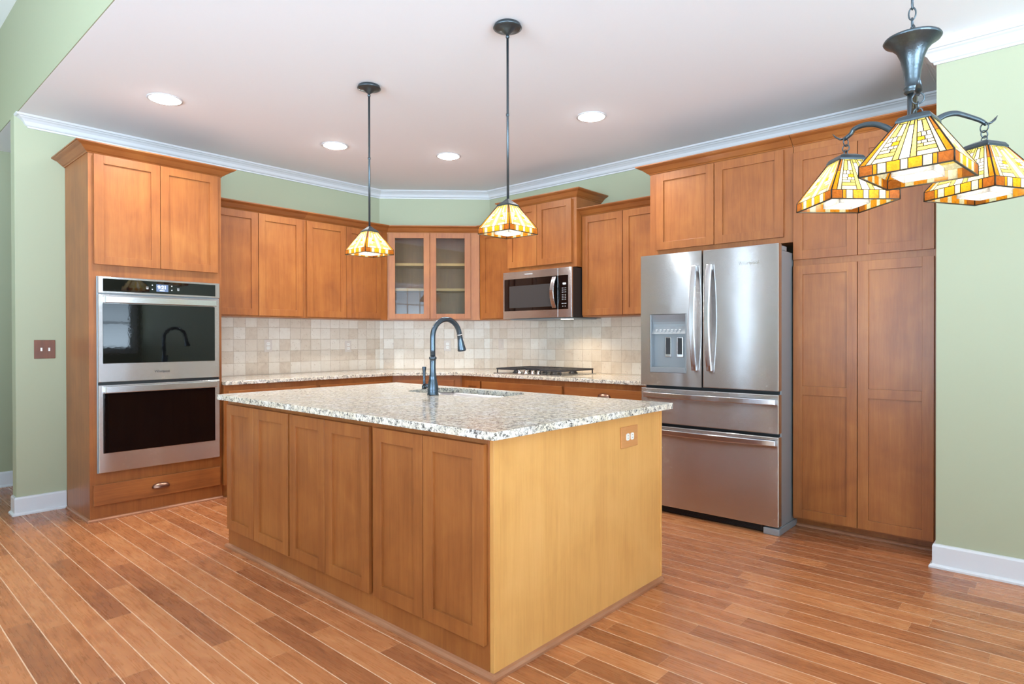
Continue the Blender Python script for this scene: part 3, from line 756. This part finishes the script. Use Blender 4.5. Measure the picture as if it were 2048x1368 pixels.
# ------------------------------------------------------------------ refrigerator
t = empty('refrigerator', (4.4,1.83,0), 'stainless steel french door refrigerator with water dispenser and two drawers', 'refrigerator')
YA, YB = 1.345, 2.318
obj('body', MB().box(4.052,4.80,YA+.006,YB-.006,.045,1.800), STEELD, t, bevel=.004, label='grey cabinet sides')
f = FX(4.045)
obj('gasket', MB().fb(f,-YB+.012,-YA-.012,.06,1.825,-.0068,.0), GASKET, t)
TH = .055
def door_panel(name, a0, a1, z0, z1, holes=None):
    b = MB()
    if holes:
        h0,h1,hz0,hz1 = holes
        b.fb(f,a0,h0,z0,z1,.0005,TH); b.fb(f,h1,a1,z0,z1,.0005,TH); b.fb(f,h0,h1,z0,hz0,.0005,TH); b.fb(f,h0,h1,hz1,z1,.0005,TH)
        bmesh.ops.remove_doubles(b.bm, verts=b.bm.verts, dist=1e-5)
        return obj(name, b, STEEL, t)
    b.fb(f,a0,a1,z0,z1,.0005,TH)
    return obj(name, b, STEEL, t, bevel=.006)
HZ = (-2.245,-1.963,1.000,1.414)
dl = door_panel('door', -YB, -1.853, .908, 1.838, HZ)
drt = door_panel('door', -1.845, -YA, .908, 1.838)
d1 = door_panel('freezer_drawer', -YB, -YA, .640, .888)
d2 = door_panel('freezer_drawer', -YB, -YA, .055, .622)
def bow_v(a, par):
    rg = []
    for i in range(21):
        q = i/20; z = 1.022+.716*q; d = TH+.014+.040*math.sin(PI*q)
        rg.append([f.p(a-.019,z,d),f.p(a+.019,z,d),f.p(a+.016,z,d+.014),f.p(a-.016,z,d+.014)])
    h = MB(); loft(h, rg); h.fb(f,a-.014,a+.014,1.024,1.060,TH,TH+.02); h.fb(f,a-.014,a+.014,1.700,1.736,TH,TH+.02)
    obj('handle', h, STEELH, par, bevel=.003)
bow_v(-1.898, dl); bow_v(-1.792, drt)
def bow_h(z, par):
    rg = []
    for i in range(25):
        q = i/24; a = -2.285+.925*q; d = TH+.014+.034*math.sin(PI*q)
        rg.append([f.p(a,z-.021,d),f.p(a,z+.021,d),f.p(a,z+.017,d+.014),f.p(a,z-.017,d+.014)])
    h = MB(); loft(h, rg); h.fb(f,-2.283,-2.245,z-.014,z+.014,TH,TH+.02); h.fb(f,-1.400,-1.362,z-.014,z+.014,TH,TH+.02)
    obj('handle', h, STEELH, par, bevel=.003)
bow_h(.842, d1); bow_h(.585, d2)
text('lettering','Whirlpool',.032,f,-1.535,1.727,TH+.0005,CHROME,drt)
# dispenser
ds = MB(); a0,a1,z0,z1 = HZ
ds.fb(f,a0+.001,a1-.001,z0+.001,z1-.001,.004,.010); ds.fb(f,a0+.001,a0+.010,z0+.001,z1-.001,.010,TH+.001); ds.fb(f,a1-.010,a1-.001,z0+.001,z1-.001,.010,TH+.001)
ds.fb(f,a0+.010,a1-.010,z0+.001,z0+.038,.010,TH+.004)
dp = obj('water_dispenser', ds, GREYP, dl, bevel=.002)
c = MB(); rg = []
for i in range(9):
    q = i/8; z = z1-.003-.136*q; d = TH+.002-.030*math.sin(PI*q*.9)
    rg.append([f.p(a0+.010,z,.012),f.p(a1-.010,z,.012),f.p(a1-.010,z,d),f.p(a0+.010,z,d)])
loft(c, rg); cpn = obj('control_panel', c, STEELD, dl)
for aa in (-2.118,-2.028):
    obj('paddle', MB().fb(f,aa-.024,aa+.024,1.110,1.252,.010,.024), STEELH, dl, bevel=.003)
    obj('paddle_pad', MB().fb(f,aa-.016,aa+.016,1.130,1.246,.0242,.027), GASKET, dl)
k = MB()
for i in range(7): k.fb(f,-2.205+i*.030,-2.190+i*.030,1.300,1.306,TH-.022,TH-.012)
for i in range(7): k.fb(f,-2.203+i*.030,-2.193+i*.030,1.291,1.294,TH-.020,TH-.010)
obj('button_marks', k, PRINT, dl)
b = MB(); b.fb(f,-2.30,-1.46,.006,.050,-.0,.012)
for i in range(5): b.fb(f,-2.28,-1.48,.010+i*.008,.0135+i*.008,.012,.016)
for i in range(9): b.fb(f,-2.28+i*.1,-2.277+i*.1,.008,.048,.012,.015)
obj('toe_grille', b, BLACK, t)
for aa in ((-1.445,-1.345),(-2.318,-2.29)): 
    obj('foot', MB().fb(f,aa[0],aa[1],.0005,.044,-.30,.045), STEELD, t, bevel=.004)
for aa in (-1.42,-2.30): obj('hinge_cover', MB().fb(f,aa,aa+.065,1.801,1.832,-.12,-.01), STEELD, t, bevel=.004)

# ------------------------------------------------------------------ island
IX0,IX1,IY0,IY1 = 1.630,2.880,1.557,3.747
t = empty('kitchen_island', (2.25,2.65,0), 'large wooden kitchen island cabinet with shaker doors and a pale end panel', 'island')
b = MB(); b.box(IX0,IX0+.019,IY0+.0195,IY1,.0,.8835); b.box(IX1-.019,IX1,IY0+.0195,IY1,0,.8835); b.box(IX0+.019,IX1-.019,IY1-.019,IY1,0,.8835)
b.box(IX0+.019,IX1-.019,IY0+.0195,IY0+.038,0,.8835)
obj('carcass', b, CHERRY, t, bevel=.001)
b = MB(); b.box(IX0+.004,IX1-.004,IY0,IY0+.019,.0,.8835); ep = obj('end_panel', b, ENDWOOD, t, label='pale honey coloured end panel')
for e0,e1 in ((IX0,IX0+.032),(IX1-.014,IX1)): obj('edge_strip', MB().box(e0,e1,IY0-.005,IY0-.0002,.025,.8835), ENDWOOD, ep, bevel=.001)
f = FX(IX0)
for a0,a1 in ((-3.722,-3.385),(-3.381,-3.003),(-2.984,-2.652),(-2.648,-2.294),(-2.262,-1.929),(-1.925,-1.586)):
    shaker(f,a0,a1,.120,.857,t)
g = FX(IX1); gg = Fr((IX1,0,0),(1,0,0))
for a0,a1 in ((1.60,2.10),(2.11,2.62),(2.63,3.14),(3.15,3.70)): shaker(gg,a0,a1,.120,.857,t)
c = MB(); c.sweep([(IX1,IY1),(IX0,IY1),(IX0,IY0),(IX1,IY0),(IX1,IY1)][:4], [(d*1.15,h*1.25) for d,h in SHOEP], .0005); obj('shoe_moulding', c, SHOE, t)
# slab with sink cut-out
SX0,SX1,SY0,SY1 = 2.455,2.840,2.390,3.150
def rrect(x0,x1,y0,y1,r,n=6):
    pts = []
    for cx,cy,a in ((x1-r,y1-r,0),(x0+r,y1-r,90),(x0+r,y0+r,180),(x1-r,y0+r,270)):
        for k in range(n+1):
            q = math.radians(a+90*k/n); pts.append((cx+r*math.cos(q), cy+r*math.sin(q)))
    return pts
def slab_hole(outer, inner, z0, z1):
    b = MB()
    vo = [b.bm.verts.new((x,y,z1)) for x,y in outer]; vi = [b.bm.verts.new((x,y,z1)) for x,y in inner]
    es = [b.bm.edges.new((v[i], v[(i+1)%len(v)])) for v in (vo,vi) for i in range(len(v))]
    bmesh.ops.triangle_fill(b.bm, edges=es, use_beauty=True)
    r = bmesh.ops.extrude_face_region(b.bm, geom=b.bm.faces[:])
    vs = [v for v in r['geom'] if isinstance(v, bmesh.types.BMVert)]
    bmesh.ops.translate(b.bm, verts=vs, vec=(0,0,z0-z1))
    return b
b = slab_hole(rrect(1.578,2.912,1.503,3.792,.012,3), rrect(SX0,SX1,SY0,SY1,.11), .884, .914)
obj('island_countertop', b, GRANITE, bevel=.004, label='large speckled granite slab on top of the island, with the sink cut-out', cat='countertop')
# sink
t = empty('kitchen_sink', (2.65,2.77,.88), 'undermount stainless sink in the island countertop', 'sink')
b = MB(); rings = []
for (g_, z, r) in ((.035,.8825,.12),(-.003,.8825,.11),(-.006,.80,.11),(-.010,.70,.10),(-.05,.680,.07)):
    rings.append([b.bm.verts.new((x,y,z)) for x,y in rrect(SX0-g_,SX1+g_,SY0-g_,SY1+g_,r)])
for A,B in zip(rings, rings[1:]):
    for i in range(len(A)): b.bm.faces.new((A[i],A[(i+1)%len(A)],B[(i+1)%len(A)],B[i])).smooth = True
b.bm.faces.new(rings[-1])
o = obj('basin', b, SINKM, t)
b = MB(); b.lathe([(.045,0),(.045,.003),(.03,.003),(.028,.001),(.001,.001)], (2.65,2.77,.6805)); obj('drain', b, CHROME, t)
# faucet
FXB, FYB = 2.397, 2.774
t = empty('kitchen_faucet', (FXB,FYB,.9145), 'dark gooseneck pull-down faucet standing on the island countertop', 'faucet')
z = .9145
b = MB(); b.lathe([(.034,0),(.034,.006),(.031,.012),(.0325,.03),(.031,.055),(.025,.085),(.0215,.100),(.0225,.104),(.0205,.112),(.0175,.135),(.0165,.165),(.0175,.200),(.0185,.208),(.0225,.213),(.0225,.219),(.0185,.224),(.016,.226)], (FXB,FYB,z), seg=32)
obj('base', b, FAUCETM, t)
R_ = .108; zc = 1.252; pts = [(FXB,FYB,1.135),(FXB,FYB,1.18),(FXB,FYB,1.22)]
for i in range(0, 25):
    a = math.radians(180-172*i/24); pts.append((FXB+R_+R_*math.cos(a), FYB, zc+R_*1.0*math.sin(a)))
pe = Vector(pts[-1]); dr_ = (pe-Vector(pts[-2])).normalized()
b = MB(); b.tube(pts, .0155, 20); obj('spout', b, FAUCETM, t)
M = dr_.to_track_quat('Z','Y').to_matrix()
b = MB(); b.lathe([(.0162,-.002),(.0162,.003),(.0158,.004),(.017,.03),(.021,.06),(.0255,.088),(.0265,.096),(.024,.100),(.001,.099)], pe, M=M, seg=28); sh = obj('spray_head', b, FAUCETM, t)
b = MB(); b.lathe([(.0172,-.004),(.0176,-.001),(.0172,.002)], pe, M=M, seg=28); obj('collar', b, CHROME, sh, label='bright ring')
b = MB(); b.tube([(FXB,FYB+.028,.965),(FXB,FYB+.075,.965)], .0125, 16); b.lathe([(.014,0),(.014,.020),(.0115,.024),(.0085,.028),(.0075,.06),(.009,.10),(.0125,.125),(.013,.13),(.009,.134),(.001,.134)], (FXB,FYB+.078,.944), seg=18)
obj('lever_handle', b, FAUCETM, t)

# ------------------------------------------------------------------ outlets and switches
def duplex(name, fr, a, z, label, mat_plate, group, w=.075, h=.115, horiz=False, mat_r=None, blank=False):
    t = empty(name, fr.p(a,z,.0), label, 'outlet' if not blank else 'wall plate', group)
    obj('cover_plate', MB().fb(fr,a-w/2,a+w/2,z-h/2,z+h/2,.0005,.006), mat_plate, t, bevel=.0025)
    if blank:
        obj('rocker', MB().fb(fr,a-.016,a+.016,z-.033,z+.033,.0062,.009), mat_plate, t, bevel=.001); return
    for s in (-1,1):
        ca, cz = (a+s*.0195, z) if horiz else (a, z+s*.0195)
        rr = MB(); pts = []
        W2, H2 = (.014,.0165) if horiz else (.0165,.014)
        n = 20; ring0 = []; ring1 = []
        for k in range(n):
            q = 2*PI*k/n; ux = max(-W2, min(W2, .0185*math.cos(q))); uz = max(-H2, min(H2, .0185*math.sin(q)))
            ring0.append(fr.p(ca+ux,cz+uz,.006)); ring1.append(fr.p(ca+ux,cz+uz,.0085))
        loft(rr, [ring0, ring1]); rc = obj('receptacle', rr, mat_r or OUTLETW, t)
        sl = MB()
        for s2_ in (-1,1):
            if horiz: sl.fb(fr,ca-.003,ca+.005,cz+s2_*.006-.001,cz+s2_*.006+.001,.0086,.0089)
            else: sl.fb(fr,ca+s2_*.006-.001,ca+s2_*.006+.001,cz-.003,cz+.005,.0086,.0089)
        obj('slots', sl, GASKET, rc)
FT = FL(YL-.0095)
duplex('electrical_outlet', FT, 2.770,1.180,'beige duplex outlet on the tile near the oven tower', IVORY, 'outlets on the backsplash')
duplex('electrical_outlet', FT, 3.627,1.165,'beige duplex outlet on the tile behind the left pendant, left of the corner', IVORY, 'outlets on the backsplash')
fdg = D45((4.03-.0095*s2,YL-.0095*s2-.0005)); 
duplex('electrical_outlet', fdg, .727,1.167,'beige duplex outlet on the diagonal tile wall behind the faucet', IVORY, 'outlets on the backsplash')
duplex('wall_switch', FX(XR-.0095), -4.515,1.180,'beige rocker switch on the tile left of the cooktop', IVORY, 'outlets on the backsplash', blank=True)
duplex('electrical_outlet', FL(IY0), 2.566,.778,'wooden outlet plate with two white receptacles on the island end panel', PLATEWOOD2, None, w=.148,h=.100, horiz=True)
fw = FL(YL)
t = empty('light_switch', (1.087,YL,1.172), 'dark wood double toggle switch plate on the green wall beside the oven tower', 'light switch')
obj('cover_plate', MB().fb(fw,1.024,1.150,1.106,1.240,.0005,.007), PLATEWOOD, t, bevel=.003)
for a in (1.066,1.112):
    obj('toggle', MB().fb(fw,a-.005,a+.005,1.160,1.184,.0072,.018), OUTLETW, t, bevel=.001, label='white toggle')

# ------------------------------------------------------------------ recessed lights
for (x,y,lb) in ((1.53,4.446,'round recessed ceiling light nearest the oven tower'),(2.83,4.484,'round recessed ceiling light just left of the far pendant rod'),
              (3.654,4.014,'round recessed ceiling light seen between the two pendant rods, above the glass-door cabinet'),(3.692,2.544,'round recessed ceiling light right of both pendant rods, toward the refrigerator')):
    t = empty('recessed_light', (x,y,ZC-.001), lb, 'ceiling light', 'recessed ceiling lights')
    n = 40
    b = MB(); b.lathe([(.108,0),(.106,-.004),(.096,-.006),(.088,-.003),(.088,0)], (x,y,ZC-.0005), seg=n); obj('trim_ring', b, WHITE, t)
    b = MB(); b.lathe([(.086,0),(.084,-.006),(.072,-.012),(.040,-.015),(.001,-.016)], (x,y,ZC-.001), seg=n); obj('lens', b, CANLENS, t, label='glowing lens')
    lamp('can_lamp','AREA',(0,0,-.020),CAN_POWER,(1.0,.96,.92),.16,parent=t)
lamp('hood_lamp','AREA',(4.53,3.39,1.412),HOOD_POWER,(1.0,.78,.50),.08)

# ------------------------------------------------------------------ stained glass shades
SHM = [CAME,G_CREAM,G_YELLOW,G_AMBER,G_BROWN,G_WHITE]
def shade_mesh(zt, zb, za, tw, bw):
    """zt top, zb foot of slope, za foot of apron; tw/bw half widths. local coordinates"""
    b = MB()
    def P3(k, u, t, off=0, apron=False):
        hw = tw+(bw-tw)*t; z = zt+(zb-zt)*t
        if apron: hw = bw; z = zb+(za-zb)*t
        x = (u*2-1)*hw; y = -hw-off
        c, s_ = ((1,0),(0,1),(-1,0),(0,-1))[k]
        return (x*c-y*s_, x*s_+y*c, z)
    def cell(k, u0,u1,t0,t1, m, apron=False, g=.0011):
        H = abs(zb-za) if apron else math.hypot(zt-zb, bw-tw)
        gt = g/H
        g = 0; gt = 0
        def gu(t): return 0
        b.mi = m
        q = [P3(k,u0+gu(t0),t0+gt,.0006,apron),P3(k,u1-gu(t0),t0+gt,.0006,apron),P3(k,u1-gu(t1),t1-gt,.0006,apron),P3(k,u0+gu(t1),t1-gt,.0006,apron)]
        b.face(q)
    def came(k, u0,u1,t0,t1, apron=False, g=.0011):
        # lead strips around the cell, standing on the same surface
        H = abs(zb-za) if apron else math.hypot(zt-zb, bw-tw); gt = g/H
        def gu(t): hw = bw if apron else tw+(bw-tw)*t; return g/(2*hw)
        b.mi = 0
        q = lambda u,t,o: P3(k,u,t,o,apron)
        O = .0012
        for (a,c_) in (((u0,u0,t0,t1),(gu(t0)*1.15,gu(t1)*1.15)),((u1,u1,t0,t1),(-gu(t0)*1.15,-gu(t1)*1.15))):
            b.face([q(a[0],t0,O),q(a[0]+c_[0],t0,O),q(a[0]+c_[1],t1,O),q(a[0],t1,O)])
        for tt, dt in ((t0,gt*1.15),(t1,-gt*1.15)):
            b.face([q(u0,tt,O),q(u1,tt,O),q(u1,tt+dt,O),q(u0,tt+dt,O)])
    C_,Y_,A2,B2,W2 = 1,2,3,4,5
    def mosaic(u0,u1,flip):
        w = u1-u0; m = lambda f_: u1-w*f_ if flip else u0+w*f_
        L = []
        rows = [(0,.09,[(0,1,Y_)]),(.09,.40,[(0,.5,Y_),(.5,1,C_)]),(.40,.52,[(0,.35,C_),(.35,.7,W2),(.7,1,Y_)]),(.52,.62,[(0,.5,W2),(.5,1,A2)]),
                (.62,.70,[(0,.4,C_),(.4,.75,W2),(.75,1,C_)]),(.70,.78,[(0,.65,C_),(.65,1,Y_)]),(.78,.88,[(0,1,Y_)]),(.88,1,[(0,1,C_)])]
        for t0,t1,cs in rows:
            for a,c_,mm in cs:
                p,q = sorted((m(a),m(c_))); L.append((p,q,t0,t1,mm))
        return L
    for k in range(4):
        cells = [(0,.075,0,.42,B2),(0,.075,.42,1,A2),(.925,1,0,.42,B2),(.925,1,.42,1,A2),
                 (.075,.14,0,1,C_),(.86,.925,0,1,C_),(.37,.44,0,1,Y_),(.56,.63,0,1,Y_),(.44,.56,0,.16,Y_),(.44,.56,.16,1,W2)]
        cells += mosaic(.14,.37,False)+mosaic(.63,.86,True)
        for c_ in cells: cell(k,*c_); came(k,*c_[:4])
        ap = [(0,.16,B2),(.16,.21,A2),(.21,.31,C_),(.31,.46,A2),(.46,.54,C_),(.54,.69,A2),(.69,.79,C_),(.79,.84,A2),(.84,1,B2)]
        for u0,u1,mm in ap: cell(k,u0,u1,0,1,mm,True); came(k,u0,u1,0,1,True)
    # bottom rim
    b.mi = 0
    w0, w1 = bw+.0015, bw-.003
    for k in range(4):
        c, s_ = ((1,0),(0,1),(-1,0),(0,-1))[k]
        R2 = lambda x,y,z: (x*c-y*s_, x*s_+y*c, z)
        b.hexa([R2(-w0,-w0,za-.001),R2(w0,-w0,za-.001),R2(w1,-w1,za-.001),R2(-w1,-w1,za-.001),R2(-w0,-w0,za+.002),R2(w0,-w0,za+.002),R2(w1,-w1,za+.002),R2(-w1,-w1,za+.002)])
        # hip strips
        b.hexa([R2(-tw-.002,-tw-.002,zt),R2(-tw+.003,-tw-.002,zt),R2(-tw+.003,-tw+.003,zt),R2(-tw-.002,-tw+.003,zt),
                R2(-bw-.002,-bw-.002,za),R2(-bw+.0025,-bw-.002,za),R2(-bw+.0025,-bw+.0025,za),R2(-bw-.002,-bw+.0025,za)] ) if False else None
        b.tube([R2(-tw,-tw,zt),R2(-bw,-bw,zb),R2(-bw,-bw,za)], .0022, 6)
    return b
def shade(root, loc, rotz, top_style, power=SHADE_POWER):
    """loc relative to root, at the shade's foot. Builds shade > cap, socket, bulb, glass_ring"""
    ZT, ZB, ZA, TW, BW = .145, .028, .0, .036, .1065
    o = obj('lamp_shade', shade_mesh(ZT,ZB,ZA,TW,BW), SHM, root, local=True, fix=False)
    o.location = loc; o.rotation_euler = (0,0,rotz)
    def sub(name, mb, mat, **kw): return obj(name, mb, mat, o, local=True, **kw)
    c = MB()
    if top_style == 'pendant': pr = [(.040,ZT-.006),(.040,ZT+.002),(.030,ZT+.012),(.018,ZT+.022),(.010,ZT+.031),(.008,ZT+.034)]
    else: pr = [(.042,ZT-.006),(.042,ZT),(.036,ZT+.010),(.020,ZT+.018),(.006,ZT+.022)]
    R_ = [[c.bm.verts.new((sx*r,sy*r,z)) for sx,sy in ((-1,-1),(1,-1),(1,1),(-1,1))] for r,z in pr]
    for A,B in zip(R_,R_[1:]):
        for i in range(4): c.bm.faces.new((A[i],A[(i+1)%4],B[(i+1)%4],B[i]))
    c.bm.faces.new(R_[0][::-1]); c.bm.faces.new(R_[-1]); sub('cap', c, BRONZE, bevel=.0015)
    s = MB(); s.lathe([(.010,.138),(.016,.130),(.016,.085),(.013,.080)], (0,0,0), seg=16); sub('socket', s, BRONZE)
    bl = MB(); bl.lathe([(.010,.080),(.014,.070),(.024,.052),(.027,.040),(.022,.024),(.010,.016),(.001,.014)], (0,0,0), seg=20); sub('bulb', bl, BULB, label='lit bulb')
    # clear textured square glass ring hanging at the open foot
    g = MB(); w0, w1 = .048, .045
    for k in range(4):
        cc, ss = ((1,0),(0,1),(-1,0),(0,-1))[k]; R2 = lambda x,y,z: (x*cc-y*ss, x*ss+y*cc, z)
        g.hexa([R2(-w0,-w0,.0),R2(w0,-w0,.0),R2(w1,-w1,.0),R2(-w1,-w1,.0),R2(-w0,-w0,.022),R2(w0,-w0,.022),R2(w1,-w1,.022),R2(-w1,-w1,.022)])
    sub('textured_glass', g, G_TEX, label='clear textured glass square')
    L = lamp('shade_lamp','POINT',(0,0,.045),power,WARM,.027,parent=o)
    return o

def pendant(x, y, label):
    t = empty('pendant_light', (x,y,ZC-.0005), label, 'pendant light', 'stained glass pendants over the island')
    obj('canopy', MB().lathe([(.066,0),(.071,-.012),(.073,-.016),(.060,-.020),(.034,-.026),(.020,-.040),(.009,-.048),(.006,-.050)],(x,y,ZC-.001),seg=32), BRONZE, t)
    obj('swivel', MB().lathe([(.004,-.049),(.0095,-.056),(.0095,-.064),(.005,-.070)],(x,y,ZC),seg=16), BRONZE, t)
    zb = 1.772
    obj('rod', MB().tube([(x,y,ZC-.066),(x,y,zb+.176)], .0062, 12), BRONZE, t)
    obj('coupling', MB().lathe([(.008,0),(.009,.002),(.009,.010),(.007,.014)],(x,y,2.37),seg=14), BRONZE, t)
    shade(t, (0,0,zb-t.location.z), 0, 'pendant')
pendant(2.331,2.117,'stained glass pendant over the right end of the island, nearer the camera')
pendant(2.309,3.272,'stained glass pendant over the left end of the island, farther back')

# ------------------------------------------------------------------ chandelier
def cl(dep, lat, z=0): return Vector((_F.x*dep+_R0.x*lat, _F.y*dep+_R0.y*lat, z))
base = cl(1.834, 1.181)
t = empty('chandelier', (base.x,base.y,ZC-.0005), 'dark metal chandelier with three stained glass shades on curved arms', 'chandelier')
bx0, by0 = base.x, base.y
obj('canopy', MB().lathe([(.065,0),(.068,-.012),(.05,-.022),(.02,-.035),(.006,-.042)],(bx0,by0,ZC-.001),seg=32), BRONZE, t)
c = MB(); z = ZC-.052; i = 0
while z > 2.15:
    M = Matrix.Rotation(PI/2,3,'X') if i%2 == 0 else Matrix.Rotation(PI/2,3,'Z') @ Matrix.Rotation(PI/2,3,'X')
    c.torus((bx0,by0,z), .0125, .0022, M, sx=.72, sy=1.45, n=18, seg=8); z -= .0305; i += 1
obj('chain', c, BRONZE, t)
obj('loop', MB().torus((bx0,by0,2.142),.021,.0028,Matrix.Rotation(AZ-.3,3,'Z')@Matrix.Rotation(PI/2,3,'X')), BRONZE, t)
obj('bell', MB().lathe([(.004,2.137),(.050,2.131),(.072,2.127),(.075,2.122),(.072,2.117),(.056,2.108),(.040,2.090),(.030,2.065),(.024,2.035),(.020,2.005),(.018,1.985),(.021,1.983),(.022,1.979),(.019,1.976),(.021,1.972),(.021,1.968),(.017,1.964),(.015,1.962)],(bx0,by0,0),seg=36), BRONZE, t)
obj('stem', MB().tube([(bx0,by0,1.966),(bx0,by0,1.835)], .0125, 16), BRONZE, t)
obj('hub', MB().lathe([(.006,1.790),(.016,1.795),(.026,1.812),(.026,1.832),(.016,1.846),(.012,1.850)],(bx0,by0,0),seg=24), BRONZE, t)
SHADES = [((.083,-.053),88,1.668),((-.099,-.056),49,1.668),((.015,.118),73,1.668)]
for (dd,ll),ori,zb in SHADES:
    dv = cl(dd*2, ll*2); L = math.hypot(dv.x,dv.y); u = Vector((dv.x/L,dv.y/L,0)); O = Vector((bx0,by0,0))
    prof = [(.02,1.820),(.04,1.850),(.07,1.882),(.105,1.904),(.14,1.912),(.17,1.908),(L-.015,1.895),(L+.006,1.884)]
    prof = [p for p in prof if p[0] < L+.007]
    # smooth the arm
    def cr(P, n=6):
        out = []
        for i in range(len(P)-1):
            p0,p1,p2,p3 = P[max(i-1,0)],P[i],P[i+1],P[min(i+2,len(P)-1)]
            for k in range(n):
                s = k/n; out.append(tuple(.5*((2*p1[j])+(-p0[j]+p2[j])*s+(2*p0[j]-5*p1[j]+4*p2[j]-p3[j])*s*s+(-p0[j]+3*p1[j]-3*p2[j]+p3[j])*s**3) for j in (0,1)))
        return out+[P[-1]]
    pr = cr(prof)
    pts = [O+u*d+Vector((0,0,z)) for d,z in pr]; n = len(pts)
    a = MB(); a.tube(pts, [.0105-.004*i/(n-1) for i in range(n)], 10, flat=(.75,1.0)); arm = obj('arm', a, BRONZE, t)
    lf = MB(); tip = [O+u*(L+.004)+Vector((0,0,1.886)), O+u*(L+.018)+Vector((0,0,1.887)), O+u*(L+.032)+Vector((0,0,1.897)), O+u*(L+.044)+Vector((0,0,1.912))]
    lf.tube(tip, [.004,.007,.006,.0012], 8, flat=(1.2,.45)); obj('leaf_tip', lf, BRONZE, arm)
    ch = MB(); cx = O+u*L
    ang = math.atan2(u.y,u.x)
    for i,(zz,R1) in enumerate(((1.874,.014),(1.854,.011),(1.838,.010))):
        M = Matrix.Rotation(ang+(0 if i%2 else PI/2),3,'Z')@Matrix.Rotation(PI/2,3,'X')
        ch.torus(cx+Vector((0,0,zz)), R1, .0019, M, n=18, seg=8)
    obj('hanging_chain', ch, BRONZE, arm)
    shade(t, (dv.x,dv.y,zb-t.location.z), AZ-math.radians(ori), 'chain', 5.0)
